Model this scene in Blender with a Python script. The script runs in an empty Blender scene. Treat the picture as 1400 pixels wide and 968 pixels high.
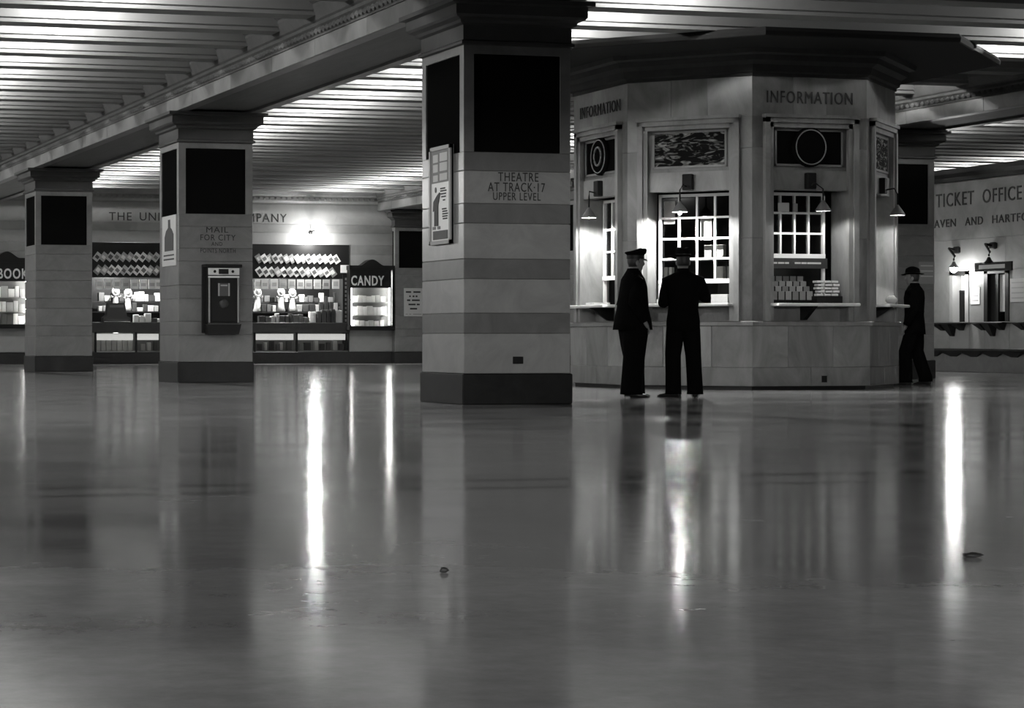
import bpy, bmesh, math, random
from mathutils import Vector, Matrix
random.seed(7)
sc = bpy.context.scene
COL = sc.collection

# ------------------------------------------------------------------ camera
F, PX, PY, CZ = 3000.0, 220.0, 462.5, 0.70          # focal length / principal point in pixels of the 1400x968 frame
TH = math.atan(760.0 / 3000.0)
cT, sT = math.cos(TH), math.sin(TH)
cam = bpy.data.cameras.new('camera')
cam.sensor_fit = 'HORIZONTAL'; cam.sensor_width = 36.0
cam.lens = 36.0 * F / 1400.0
cam.shift_x = (700 - PX) / 1400.0
cam.shift_y = (PY - 484.0) / 1400.0
cam.clip_end = 300
camo = bpy.data.objects.new('camera', cam)
camo.location = (0, 0, CZ); camo.rotation_euler = (math.radians(90), 0, -TH)
COL.objects.link(camo); sc.camera = camo

# ------------------------------------------------------------------ world, exposure
w = bpy.data.worlds.new('hall_ambience'); sc.world = w
w.use_nodes = True
w.node_tree.nodes['Background'].inputs[0].default_value = (1, 1, 0.985, 1)
w.node_tree.nodes['Background'].inputs[1].default_value = 0.008
sc.view_settings.view_transform = 'Standard'; sc.view_settings.look = 'None'
sc.view_settings.gamma = 1.0; sc.view_settings.use_curve_mapping = False
sc.view_settings.exposure = 0.12
try:
    sc.cycles.use_denoising = True
    sc.cycles.max_bounces = 7; sc.cycles.diffuse_bounces = 2; sc.cycles.glossy_bounces = 4
    sc.cycles.transparent_max_bounces = 8
    sc.cycles.caustics_reflective = False; sc.cycles.caustics_refractive = False
    sc.cycles.sample_clamp_indirect = 4.0
except Exception:
    pass

# ------------------------------------------------------------------ ceiling lamps (bare bulbs hidden up in the coffers)
RIB0, RIBS = 27.59, 1.48
COFFER_W = 180.0
BOOTH_C = (15.90, 28.89); BULBS = []
def point_light(name, loc, watt, radius=0.06):
    l = bpy.data.lights.new(name, 'POINT'); l.energy = watt; l.shadow_soft_size = radius
    l.color = (1, 1, 0.985)
    o = bpy.data.objects.new(name, l); o.location = loc; COL.objects.link(o); return o
for k in range(-24, 21):
    v = RIB0 + RIBS * (k + 0.5)
    if v > 57.6: continue
    for uu, g in ((-0.6, 1.0), (5.75, 1.0), (12.3, 1.0), (19.3, 1.0), (25.0, 0.55), (31.0, 0.8)):
        if v < 22.5: continue
        du, dv = abs(uu - BOOTH_C[0]), abs(v - BOOTH_C[1])
        if du < 3.5 and dv < 3.5 and du + dv < 4.95: continue
        BULBS.append((uu, v)); point_light('coffer_bulb', (uu, v, 4.97), COFFER_W * g)
# unseen spots added behind and beside the camera, cones cut off just below horizontal
for uu, v, g in ((-6.0, -14.0, 3.0), (0.0, -16.0, 2.4), (6.0, -14.0, 1.4), (14.0, -16.0, 0.5), (0.0, -4.5, 0.32), (9.0, -3.0, 0.26), (-0.5, 20.0, 0.45), (-0.5, 32.0, 0.4), (0.5, 46.0, 0.4)):
    l = bpy.data.lights.new('added_hall_spot', 'SPOT'); l.energy = 1500 * g; l.spot_size = math.radians(177.4); l.spot_blend = 0.03; l.shadow_soft_size = 0.12
    l.color = (1, 1, 0.985)
    o = bpy.data.objects.new('added_hall_spot', l); o.location = (uu, v, 4.1 if v < 0 else 4.0); COL.objects.link(o)

# ------------------------------------------------------------------ pixel helpers (camera ray meets a real plane)
def ray(x, y):
    xn, yn = (x - PX) / F, (PY - y) / F
    return Vector((cT * xn + sT, -sT * xn + cT, yn))
def on_v(x, y, v):
    d = ray(x, y); k = v / d.y; return Vector((d.x * k, v, CZ + d.z * k))
def on_u(x, y, u):
    d = ray(x, y); k = u / d.x; return Vector((u, d.y * k, CZ + d.z * k))
def on_z(x, y, z=0.0):
    d = ray(x, y); k = (z - CZ) / d.z; return Vector((d.x * k, d.y * k, z))

# ------------------------------------------------------------------ materials (monochrome, procedural)
MATS = {}
def mat(name, g, rough=0.6, var=0.0, scale=3.0, metal=0.0, bump=0.0, bscale=40.0, spec=0.5, stretch=(1, 1, 1), detail=6, coords='Object', emit=0.0):
    if name in MATS: return MATS[name]
    m = bpy.data.materials.new(name); m.use_nodes = True
    nt = m.node_tree; b = nt.nodes['Principled BSDF']
    col = (g, g, g * 0.985, 1)
    b.inputs['Base Color'].default_value = col
    b.inputs['Roughness'].default_value = rough
    b.inputs['Metallic'].default_value = metal
    b.inputs['Specular IOR Level'].default_value = spec
    if emit:
        b.inputs['Emission Color'].default_value = (1, 1, 0.985, 1); b.inputs['Emission Strength'].default_value = emit
    if var or bump:
        tc = nt.nodes.new('ShaderNodeTexCoord'); mp = nt.nodes.new('ShaderNodeMapping')
        mp.inputs['Scale'].default_value = stretch
        nt.links.new(tc.outputs[coords], mp.inputs[0])
    if var:
        n = nt.nodes.new('ShaderNodeTexNoise'); n.inputs['Scale'].default_value = scale; n.inputs['Detail'].default_value = detail
        n.inputs['Roughness'].default_value = 0.65; n.inputs['Distortion'].default_value = 1.2
        nt.links.new(mp.outputs[0], n.inputs['Vector'])
        r = nt.nodes.new('ShaderNodeValToRGB')
        lo, hi = max(0.0, g * (1 - var)), min(1.0, g * (1 + var))
        r.color_ramp.elements[0].position = 0.3; r.color_ramp.elements[0].color = (lo, lo, lo * .985, 1)
        r.color_ramp.elements[1].position = 0.7; r.color_ramp.elements[1].color = (hi, hi, hi * .985, 1)
        nt.links.new(n.outputs['Fac'], r.inputs[0]); nt.links.new(r.outputs[0], b.inputs['Base Color'])
    if bump:
        n2 = nt.nodes.new('ShaderNodeTexNoise'); n2.inputs['Scale'].default_value = bscale; n2.inputs['Detail'].default_value = 3
        nt.links.new(mp.outputs[0], n2.inputs['Vector'])
        bp = nt.nodes.new('ShaderNodeBump'); bp.inputs['Strength'].default_value = bump; bp.inputs['Distance'].default_value = 0.01
        nt.links.new(n2.outputs['Fac'], bp.inputs['Height']); nt.links.new(bp.outputs[0], b.inputs['Normal'])
    MATS[name] = m
    return m

def floor_material():
    m = mat('polished_floor', 0.30, 0.2)
    nt = m.node_tree; b = nt.nodes['Principled BSDF']
    tc = nt.nodes.new('ShaderNodeTexCoord')
    n = nt.nodes.new('ShaderNodeTexNoise'); n.inputs['Scale'].default_value = 0.9; n.inputs['Detail'].default_value = 8; n.inputs['Roughness'].default_value = 0.6
    n2 = nt.nodes.new('ShaderNodeTexNoise'); n2.inputs['Scale'].default_value = 9; n2.inputs['Detail'].default_value = 9; n2.inputs['Roughness'].default_value = 0.75
    mp = nt.nodes.new('ShaderNodeMapping'); mp.inputs['Scale'].default_value = (0.35, 1.5, 1)       # worn walking lanes run across the hall
    mp.inputs['Rotation'].default_value = (0, 0, 0.25)
    nt.links.new(tc.outputs['Object'], mp.inputs[0])
    n3 = nt.nodes.new('ShaderNodeTexNoise'); n3.inputs['Scale'].default_value = 0.6; n3.inputs['Detail'].default_value = 3
    nt.links.new(mp.outputs[0], n3.inputs['Vector'])
    for q in (n, n2): nt.links.new(tc.outputs['Object'], q.inputs['Vector'])
    a = nt.nodes.new('ShaderNodeMath'); a.operation = 'ADD'
    nt.links.new(n.outputs['Fac'], a.inputs[0]); nt.links.new(n3.outputs['Fac'], a.inputs[1])
    a2 = nt.nodes.new('ShaderNodeMath'); a2.operation = 'MULTIPLY_ADD'; a2.inputs[1].default_value = 0.8
    nt.links.new(n2.outputs['Fac'], a2.inputs[0]); nt.links.new(a.outputs[0], a2.inputs[2])
    r = nt.nodes.new('ShaderNodeMapRange'); r.inputs['From Min'].default_value = 1.05; r.inputs['From Max'].default_value = 1.8
    r.inputs['To Min'].default_value = 0.25; r.inputs['To Max'].default_value = 0.52
    nt.links.new(a2.outputs[0], r.inputs['Value'])
    cb = nt.nodes.new('ShaderNodeCombineColor')
    for i in range(3): nt.links.new(r.outputs[0], cb.inputs[i])
    # two long dark scuff lanes worn across the hall
    last = cb.outputs[0]
    sep = nt.nodes.new('ShaderNodeSeparateXYZ'); nt.links.new(tc.outputs['Object'], sep.inputs[0])
    for (pa, pb, wd) in ((on_z(0, 666), on_z(1400, 640), .22), (on_z(0, 676), on_z(1400, 652), .16), (on_z(900, 560), on_z(1400, 590), .5)):
        dx, dy = pb.x - pa.x, pb.y - pa.y; ln = math.hypot(dx, dy); nxx, nyy = -dy / ln, dx / ln
        mx = nt.nodes.new('ShaderNodeMath'); mx.operation = 'MULTIPLY_ADD'; mx.inputs[1].default_value = nxx; mx.inputs[2].default_value = -(nxx * pa.x + nyy * pa.y)
        nt.links.new(sep.outputs[0], mx.inputs[0])
        my = nt.nodes.new('ShaderNodeMath'); my.operation = 'MULTIPLY_ADD'; my.inputs[1].default_value = nyy
        nt.links.new(sep.outputs[1], my.inputs[0]); nt.links.new(mx.outputs[0], my.inputs[2])
        wb_ = nt.nodes.new('ShaderNodeMath'); wb_.operation = 'MULTIPLY_ADD'; wb_.inputs[1].default_value = .3
        nt.links.new(n.outputs['Fac'], wb_.inputs[0]); nt.links.new(my.outputs[0], wb_.inputs[2])
        ab = nt.nodes.new('ShaderNodeMath'); ab.operation = 'ABSOLUTE'; nt.links.new(wb_.outputs[0], ab.inputs[0])
        mr = nt.nodes.new('ShaderNodeMapRange'); mr.interpolation_type = 'SMOOTHSTEP'; mr.inputs['From Min'].default_value = 0; mr.inputs['From Max'].default_value = wd
        mr.inputs['To Min'].default_value = .30; mr.inputs['To Max'].default_value = 1.0
        nt.links.new(ab.outputs[0], mr.inputs['Value'])
        mm = nt.nodes.new('ShaderNodeMix'); mm.data_type = 'RGBA'; mm.blend_type = 'MULTIPLY'; mm.inputs[0].default_value = 1.0
        nt.links.new(last, mm.inputs[6]); nt.links.new(mr.outputs[0], mm.inputs[7]); last = mm.outputs[2]
    nt.links.new(last, b.inputs['Base Color'])
    rr = nt.nodes.new('ShaderNodeMapRange'); rr.inputs['From Min'].default_value = 0.7; rr.inputs['From Max'].default_value = 1.4
    rr.inputs['To Min'].default_value = 0.09; rr.inputs['To Max'].default_value = 0.16
    nt.links.new(a.outputs[0], rr.inputs['Value']); nt.links.new(rr.outputs[0], b.inputs['Roughness'])
    bp = nt.nodes.new('ShaderNodeBump'); bp.inputs['Strength'].default_value = 0.03; bp.inputs['Distance'].default_value = 0.02
    n4 = nt.nodes.new('ShaderNodeTexNoise'); n4.inputs['Scale'].default_value = 5.0; n4.inputs['Detail'].default_value = 2
    nt.links.new(tc.outputs['Object'], n4.inputs['Vector'])
    nt.links.new(n4.outputs['Fac'], bp.inputs['Height']); nt.links.new(bp.outputs[0], b.inputs['Normal'])
    return m

def glass_material():
    m = bpy.data.materials.new('thin_glass'); m.use_nodes = True; nt = m.node_tree
    for n in list(nt.nodes): nt.nodes.remove(n)
    out = nt.nodes.new('ShaderNodeOutputMaterial'); mix = nt.nodes.new('ShaderNodeMixShader')
    tr = nt.nodes.new('ShaderNodeBsdfTransparent'); tr.inputs[0].default_value = (.93, .93, .92, 1)
    gl = nt.nodes.new('ShaderNodeBsdfGlossy'); gl.inputs['Roughness'].default_value = 0.03
    fr = nt.nodes.new('ShaderNodeFresnel'); fr.inputs[0].default_value = 1.45
    nt.links.new(fr.outputs[0], mix.inputs[0]); nt.links.new(tr.outputs[0], mix.inputs[1]); nt.links.new(gl.outputs[0], mix.inputs[2])
    nt.links.new(mix.outputs[0], out.inputs[0]); MATS['thin_glass'] = m; return m

def relief_material():
    m = mat('carved_relief', 0.1, 0.7, spec=0.1)
    nt = m.node_tree; b = nt.nodes['Principled BSDF']
    tc = nt.nodes.new('ShaderNodeTexCoord'); mp = nt.nodes.new('ShaderNodeMapping')
    mp.inputs['Rotation'].default_value = (0, 0.5, 0); mp.inputs['Scale'].default_value = (1.5, 1.5, 4.6)
    n = nt.nodes.new('ShaderNodeTexNoise'); n.inputs['Scale'].default_value = 3.2; n.inputs['Detail'].default_value = 5; n.inputs['Distortion'].default_value = 1.6
    r = nt.nodes.new('ShaderNodeValToRGB')
    r.color_ramp.elements[0].position = 0.50; r.color_ramp.elements[0].color = (.006, .006, .006, 1)
    r.color_ramp.elements[1].position = 0.70; r.color_ramp.elements[1].color = (.4, .4, .39, 1)
    nt.links.new(tc.outputs['Object'], mp.inputs[0]); nt.links.new(mp.outputs[0], n.inputs['Vector'])
    nt.links.new(n.outputs['Fac'], r.inputs[0]); nt.links.new(r.outputs[0], b.inputs['Base Color'])
    bp = nt.nodes.new('ShaderNodeBump'); bp.inputs['Strength'].default_value = 0.6; bp.inputs['Distance'].default_value = 0.03
    nt.links.new(n.outputs['Fac'], bp.inputs['Height']); nt.links.new(bp.outputs[0], b.inputs['Normal'])
    return m

M_FLOOR = floor_material(); M_GLASS = glass_material(); M_RELIEF = relief_material()
M_LIGHT = mat('light_marble', 0.30, 0.28, 0.16, 2.2, bump=0.03)
M_DARK = mat('grey_marble', 0.16, 0.28, 0.18, 2.4, bump=0.03)
M_PLAIN = mat('plain_marble', 0.17, 0.28, 0.2, 2.2, bump=0.03); M_PLAIN2 = mat('plain_marble_band', 0.160, 0.28, 0.2, 2.6, bump=0.03)
M_CAP = mat('capital_stone', 0.045, 0.5, 0.18, 2.4)
M_BASE = mat('black_marble_base', 0.013, 0.3, 0.4, 5)
M_BLACK = mat('black_enamel', 0.010, 0.5, spec=0.2)
M_PANEL = mat('dark_bronze_panel', 0.006, 1.0, spec=0.0)
M_BOOTH = mat('booth_marble', 0.19, 0.35, 0.4, 1.6, stretch=(1, 1, 0.45))
M_BOOTH2 = mat('booth_marble_pale', 0.24, 0.35, 0.35, 1.9, stretch=(1, 1, 0.4))
M_CORN = mat('booth_cornice_bronze', 0.03, 0.6, 0.2, 3, spec=0.2)
M_PLAST = mat('ceiling_plaster', 0.12, 0.85, 0.05, 3)
M_RIB = mat('rib_plaster', 0.18, 0.8, 0.06, 2, stretch=(0.3, 1, 1))
M_BEAM = mat('beam_marble', 0.16, 0.4, 0.3, 1.1)
M_BEAM2 = mat('beam_marble_veined', 0.12, 0.4, 0.3, 1.3)
M_CSTONE = mat('cornice_stone', 0.07, 0.7, 0.2, 3, spec=0.2)
M_SOFF = mat('soffit_stone', 0.085, 0.6, 0.2, 2.0, stretch=(2.5, 0.4, 1))
M_WALL = mat('wall_limestone', 0.27, 0.55, 0.1, 1.5)
M_WALL2 = mat('wall_limestone_band', 0.22, 0.55, 0.12, 1.5)
M_TICK = mat('ticket_wall_marble', 0.2, 0.5, 0.25, 1.2)
M_INK = mat('black_letter_paint', 0.015, 0.6)
M_WHITE = mat('white_enamel', 0.75, 0.4)
M_PAPER = mat('white_paper', 0.72, 0.7, 0.08, 14)
M_CARD = mat('grey_card', 0.42, 0.7)
M_CHROME = mat('bright_nickel', 0.42, 0.3, metal=1.0)
M_IRON = mat('cast_iron', 0.012, 0.5, spec=0.15)
M_WOOD = mat('dark_wood', 0.02, 0.45, 0.3, 6)
M_WOOL = mat('black_wool', 0.004, 0.95, spec=0.02)
M_WOOL2 = mat('charcoal_wool', 0.004, 0.95, spec=0.02)
M_FELT = mat('black_felt', 0.004, 0.95, spec=0.02)
M_LEATH = mat('black_leather', 0.012, 0.3)
M_SKIN = mat('skin', 0.16, 0.6)
M_HAIR = mat('dark_hair', 0.015, 0.6)
def emis(name, s):
    return mat(name, 0.8, 0.5, emit=s)
M_BULB = emis('lit_bulb', 30)
M_BULBW = emis('dim_bulb', .8)
M_TUBE = emis('lit_tube', 0.55)
def grey(g, rough=0.6): return mat('tone_%02d' % int(g * 100), g, rough)

# ------------------------------------------------------------------ mesh builder
class MB:
    def __init__(s, M=None): s.v = []; s.f = []; s.sm = []; s.M = M
    def add(s, vs, fs, smooth=False):
        o = len(s.v)
        for p in vs:
            p = Vector(p); s.v.append(s.M @ p if s.M else p)
        for q in fs: s.f.append([o + i for i in q]); s.sm.append(smooth)
        return s
    def box(s, x0, x1, y0, y1, z0, z1):
        vs = [(x0, y0, z0), (x1, y0, z0), (x1, y1, z0), (x0, y1, z0), (x0, y0, z1), (x1, y0, z1), (x1, y1, z1), (x0, y1, z1)]
        return s.add(vs, [(0, 3, 2, 1), (4, 5, 6, 7), (0, 1, 5, 4), (1, 2, 6, 5), (2, 3, 7, 6), (3, 0, 4, 7)])
    def bbox(s, x0, x1, y0, y1, z0, z1, b=0.012):       # box with bevelled vertical and horizontal edges (chamfer)
        rings = []
        for z, i in ((z0, b), (z0 + b, 0), (z1 - b, 0), (z1, b)):
            X0, X1, Y0, Y1 = x0 + i, x1 - i, y0 + i, y1 - i
            rings.append([(X0 + b, Y0, z), (X1 - b, Y0, z), (X1, Y0 + b, z), (X1, Y1 - b, z), (X1 - b, Y1, z), (X0 + b, Y1, z), (X0, Y1 - b, z), (X0, Y0 + b, z)])
        return s.loft(rings)
    def loft(s, rings, closed=True, caps=True, smooth=False):
        n = len(rings[0]); vs = [p for r in rings for p in r]; fs = []
        for i in range(len(rings) - 1):
            for j in range(n if closed else n - 1):
                k = (j + 1) % n
                fs.append((i * n + j, i * n + k, (i + 1) * n + k, (i + 1) * n + j))
        if caps and closed:
            fs.append(tuple(range(n - 1, -1, -1))); fs.append(tuple((len(rings) - 1) * n + j for j in range(n)))
        return s.add(vs, fs, smooth)
    def lathe(s, prof, c=(0, 0, 0), seg=20, smooth=True, sx=1.0, sy=1.0):
        return s.loft([[(c[0] + r * sx * math.cos(a), c[1] + r * sy * math.sin(a), c[2] + z) for a in [2 * math.pi * j / seg for j in range(seg)]] for r, z in prof], smooth=smooth)
    def tube(s, pts, rad, seg=10, smooth=True, flat=1.0):
        pts = [Vector(p) for p in pts]; rings = []
        if not isinstance(rad, (list, tuple)): rad = [rad] * len(pts)
        for i, p in enumerate(pts):
            t = (pts[min(i + 1, len(pts) - 1)] - pts[max(i - 1, 0)]).normalized()
            up = Vector((0, 0, 1)) if abs(t.z) < 0.9 else Vector((0, 1, 0))
            a = t.cross(up).normalized(); b = a.cross(t).normalized()
            rings.append([p + a * rad[i] * math.cos(q) + b * rad[i] * flat * math.sin(q) for q in [2 * math.pi * j / seg for j in range(seg)]])
        return s.loft(rings, smooth=smooth)
    def prism(s, poly, y0, y1):        # polygon in x,z extruded along y
        n = len(poly); vs = [(x, y0, z) for x, z in poly] + [(x, y1, z) for x, z in poly]
        fs = [tuple(range(n)), tuple(range(2 * n - 1, n - 1, -1))] + [(i, i + n, (i + 1) % n + n, (i + 1) % n) for i in range(n)]
        return s.add(vs, fs)
    def ball(s, c, rx, ry, rz, seg=16, rings=10):
        return s.lathe([(max(1e-3, math.sin(math.pi * i / rings)), -math.cos(math.pi * i / rings) * rz) for i in range(rings + 1)], c, seg, True, rx, ry)
    def mesh(s, name, off=None):
        me = bpy.data.meshes.new(name)
        me.from_pydata([p - off if off else p for p in s.v], [], s.f)
        bm = bmesh.new(); bm.from_mesh(me); bmesh.ops.recalc_face_normals(bm, faces=bm.faces)
        for i, fc in enumerate(bm.faces): fc.smooth = s.sm[i]
        bm.to_mesh(me); bm.free(); return me
    def build(s, name, m, parent=None, off=None):
        if off is None and parent is not None:
            off = Vector(parent['_w']) if '_w' in parent else None
        me = s.mesh(name, off)
        return link(name, me, m, parent)
def link(name, me, m, parent=None):
    if m is not None and not me.materials: me.materials.append(m)
    o = bpy.data.objects.new(name, me); COL.objects.link(o); o.parent = parent
    if parent is not None and '_w' in parent: o['_w'] = parent['_w']
    return o
def tag(o, label, cat, group=None, kind=None):
    o['label'] = label; o['category'] = cat
    if group: o['group'] = group
    if kind: o['kind'] = kind
    return o
def thing(name, loc, label, cat, group=None, rz=0):
    o = bpy.data.objects.new(name, None); o.empty_display_size = 0.2; o.location = loc; o.rotation_euler = (0, 0, rz)
    COL.objects.link(o); tag(o, label, cat, group)
    o['_w'] = list(loc) if rz == 0 else [0, 0, 0]
    return o
def solo(name, mb, m, label, cat, group=None, origin=None):
    if origin is None:
        lo = Vector((min(p.x for p in mb.v), min(p.y for p in mb.v), min(p.z for p in mb.v)))
        hi = Vector((max(p.x for p in mb.v), max(p.y for p in mb.v), lo.z)); origin = Vector(((lo.x + hi.x) / 2, (lo.y + hi.y) / 2, lo.z))
    o = mb.build(name, m, None, off=Vector(origin)); o.location = origin
    return tag(o, label, cat, group)
def struct(name, mb, m, origin=(0, 0, 0)):
    o = mb.build(name, m); o['kind'] = 'structure'; return o
_tc = {}
def text_verts(s, bold=.004):
    if (s, bold) in _tc: return _tc[s, bold]
    cu = bpy.data.curves.new('t', 'FONT'); cu.body = s; cu.resolution_u = 3; cu.extrude = 0.02; cu.offset = bold if bold > .01 else 0.0; cu.space_character = 1.14
    o = bpy.data.objects.new('t', cu); COL.objects.link(o)
    bpy.context.view_layer.update()
    me = bpy.data.meshes.new_from_object(o.evaluated_get(bpy.context.evaluated_depsgraph_get()))
    vs = [v.co.copy() for v in me.vertices]; fs = [tuple(p.vertices) for p in me.polygons]
    bpy.data.objects.remove(o); bpy.data.curves.remove(cu); bpy.data.meshes.remove(me)
    x0, x1 = min(v.x for v in vs), max(v.x for v in vs); y0, y1 = min(v.y for v in vs), max(v.y for v in vs)
    _tc[s, bold] = ([((v.x - x0) / (x1 - x0) - .5, (v.y - y0) / (y1 - y0) - .5, v.z / 0.02) for v in vs], fs); return _tc[s, bold]
def lettering(s, origin, T, N, wd, ht, m, parent, depth=0.004, name='lettering', bold=.004):
    """raised letters centred at origin, T = reading direction, N = outward normal"""
    T = Vector(T); N = Vector(N); o = Vector(origin); Z = Vector((0, 0, 1))
    vs, fs = text_verts(s, bold); mb = MB()
    mb.add([o + T * (x * wd) + Z * (y * ht) + N * (z * depth + depth * 0.5) for x, y, z in vs], fs)
    return mb.build(name, m, parent)
ORD = ['first', 'second', 'third', 'fourth', 'fifth', 'sixth', 'seventh', 'eighth', 'ninth', 'tenth', 'eleventh', 'twelfth', 'thirteenth', 'fourteenth', 'fifteenth', 'sixteenth', 'seventeenth', 'eighteenth', 'nineteenth', 'twentieth']

# ================================================================== SETTING
VW, UT = 58.0, 27.3                     # back wall, ticket-office wall
UA, VA, W = 8.76, 21.60, 1.214          # first column's near left corner, column width
PV, UD = 11.84, 21.03                   # column pitch along the hall, second column line
struct('floor', MB().add([(-16, -14, 0), (40, -14, 0), (40, 62, 0), (-16, 62, 0)], [(0, 1, 2, 3)]), M_FLOOR)

ZR = 4.71                                # underside of the ceiling ribs
ceil = struct('ceiling', MB().box(-16, 40, -14, 62, 5.28, 5.4), M_PLAST)
BAYS = ((-2.3, 8.70), (10.03, 20.97), (22.31, 39.0))
for b0, b1 in BAYS:
    L = b1 - b0
    mb = MB(); prof = [(-.19, 0), (.19, 0), (.19, .045), (.225, .06), (.225, .57), (-.225, .57), (-.225, .06), (-.19, .045)]
    mb.loft([[(0, y, z) for y, z in prof], [(L, y, z) for y, z in prof]])
    me = mb.mesh('rib')
    for k in range(-18, 21):
        v = RIB0 + RIBS * k
        o = link('rib', me, M_RIB, ceil); o.location = (b0, v, ZR)

# unseen opaque bowls added under the bulbs to keep light in the coffers
bowl = MB().lathe([(.02, 0), (.13, .012), (.22, .04), (.22, .046), (.13, .02), (.02, .01)], (0, 0, 0), 16, sx=2.1).mesh('bowl_light_shield')
for uu, v in BULBS:
    o = link('bowl_light_shield', bowl, M_PLAST, ceil); o.location = (uu, v, 4.815)

# --- beams over the two column lines
def beam(name, u0, u1, v0, v1):
    core = MB().box(u0 + .03, u1 - .03, v0, v1, 4.30, 5.28)
    t = struct(name, core, M_SOFF)
    # soffit border strips and recessed panels between columns
    for a, b in ((u0, u0 + .16), (u1 - .16, u1)):
        MB().box(a, b, v0, v1, 4.26, 4.32).build('soffit_border', M_BEAM2, t)
    k = 0; rnd = random.Random(3)
    for side, uu in ((-1, u0), (1, u1)):
        v = v0
        while v < v1 - .1:
            ln = min(rnd.uniform(1.2, 2.4), v1 - v)
            a, b = (uu - .03, uu + .03)
            if side < 0 or v > 30:
                MB().box(a, b, v + .004, v + ln - .004, 4.262 + rnd.uniform(0, .001), 4.475).build('fascia_slab', (M_BEAM, M_BEAM2, M_BEAM)[k % 3], t)
            v += ln; k += 1
        # cornice: fillet, ovolo with eggs, corona, cyma
        pr = [(0, 4.475), (.05, 4.475), (.05, 4.50), (.03, 4.505), (.07, 4.58), (.10, 4.60), (.10, 4.64), (.13, 4.66), (.20, 4.80), (.20, 4.84), (.24, 4.86), (.33, 5.02), (.33, 5.28), (0, 5.28)]
        MB().loft([[(uu + side * d, vv, z) for d, z in pr] for vv in (v0, v1)]).build('cornice_moulding', M_CSTONE, t)
        if side < 0:
            eg = MB(); v = v0 + .06; n = 0
            while v < v1:
                c = Vector((uu - .065, v, 4.54)); r = (.045, .045, .05)
                eg.add([c + Vector(q) for q in ((-r[0], 0, 0), (0, -r[1], 0), (0, r[1], 0), (0, 0, -r[2]), (0, 0, r[2]))], [(0, 1, 3), (0, 3, 2), (0, 2, 4), (0, 4, 1)], True)
                v += .14
            e = eg.build('egg_and_dart', M_CSTONE, t); e['kind'] = 'stuff'
    return t
beam('trim_1', 8.70, 10.03, 10.0, VW)
beam('trim_2', 20.97, 22.31, 10.0, VW)

# --- back wall with the newsstand opening
NL, NR = on_v(70, 400, VW).x, on_v(477, 400, VW).x
ZO = 3.30
CZS = [.327, .75, .966, 1.327, 1.539, 1.914, 2.123, 2.467, 2.667, 3.03, 3.30, 3.62, 3.86, 4.39]
wb = struct('wall_back', MB().box(-16, NL, VW + .06, VW + .4, 0, 5.3).box(NR, 40, VW + .06, VW + .4, 0, 5.3).box(NL, NR, VW + .06, VW + .4, ZO, 5.3), M_WALL)
for i in range(len(CZS) - 1):
    z0, z1 = CZS[i], CZS[i + 1]
    for a, b in (((-2.3, NL), (NR, UT)) if z1 <= ZO + .01 else ((-2.3, UT),)):
        MB().box(a, b, VW, VW + .08, z0 + .003, z1 - .003).build('stone_course', (M_WALL, M_WALL2)[i % 2], wb)
for a, b in ((-2.3, NL), (NR, UT)):
    bb = struct('baseboard_back', MB().bbox(a, b, VW - .05, VW + .06, 0, .32), M_BASE)
pr = [(0, 4.39), (.04, 4.39), (.04, 4.44), (.08, 4.50), (.10, 4.62), (.16, 4.66), (.22, 4.78), (.22, 5.28), (0, 5.28)]
t3 = struct('trim_3', MB().loft([[(uu, VW - d, z) for d, z in pr] for uu in (10.03, 20.97)]), M_WALL2)
eg = MB(); uu = 10.1
while uu < 21.1:
    c = Vector((uu, VW - .085, 4.56)); r = (.05, .05, .055)
    eg.add([c + Vector(q) for q in ((0, -r[0], 0), (-r[1], 0, 0), (r[1], 0, 0), (0, 0, -r[2]), (0, 0, r[2]))], [(0, 1, 3), (0, 3, 2), (0, 2, 4), (0, 4, 1)], True); uu += .16
e = eg.build('egg_and_dart', M_WALL2, t3); e['kind'] = 'stuff'
def wall_text(s, x0, x1, y0, y1, m=M_INK):
    a, b = on_v(x0, y1, VW), on_v(x1, y0, VW)
    lettering(s, ((a.x + b.x) / 2, VW, (a.z + b.z) / 2), (1, 0, 0), (0, -1, 0), b.x - a.x, b.z - a.z, m, wb, .006)
for s_, x0_, x1_ in (('THE', 149, 180), ('UNION', 191, 245), ('NEWS', 257, 300), ('COMPANY', 312, 392)): wall_text(s_, x0_, x1_, 290.5 + (x0_ - 149) * .012, 301 + (x0_ - 149) * .012)

# --- ticket-office wall (faces the hall, runs away from the camera)
def tv(x): return on_u(x, 440, UT).y
T1 = (tv(1325), tv(1299)); T2 = (tv(1380), tv(1346))
def tz(y, x=1330): return on_u(x, y, UT).z
ZT0, ZT1 = tz(440), tz(370)
tw = struct('wall_right', MB().box(UT + .06, UT + .45, 20, T2[0], 0, 4.0).box(UT + .06, UT + .45, T2[1], T1[0], 0, 4.0).box(UT + .06, UT + .45, T1[1], VW, 0, 4.0)
            .box(UT + .06, UT + .45, T2[0], T2[1], 0, ZT0).box(UT + .06, UT + .45, T2[0], T2[1], ZT1, 4.0)
            .box(UT + .06, UT + .45, T1[0], T1[1], 0, ZT0).box(UT + .06, UT + .45, T1[0], T1[1], ZT1, 4.0), M_TICK)
def slabs(z0, z1, cuts, holes=()):
    for a, b in zip(cuts[:-1], cuts[1:]):
        if any(a >= h0 - .01 and b <= h1 + .01 for h0, h1 in holes): continue
        MB().box(UT, UT + .07, a + .004, b - .004, z0 + .003, z1 - .003).build('wall_slab', random.choice((M_TICK, M_TICK, M_WALL2)), tw)
cuts = [24, 27, 30, 32.5, T2[0], T2[1], T1[0], T1[1], 43.5, 46.5, 50, 54, VW]
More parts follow.
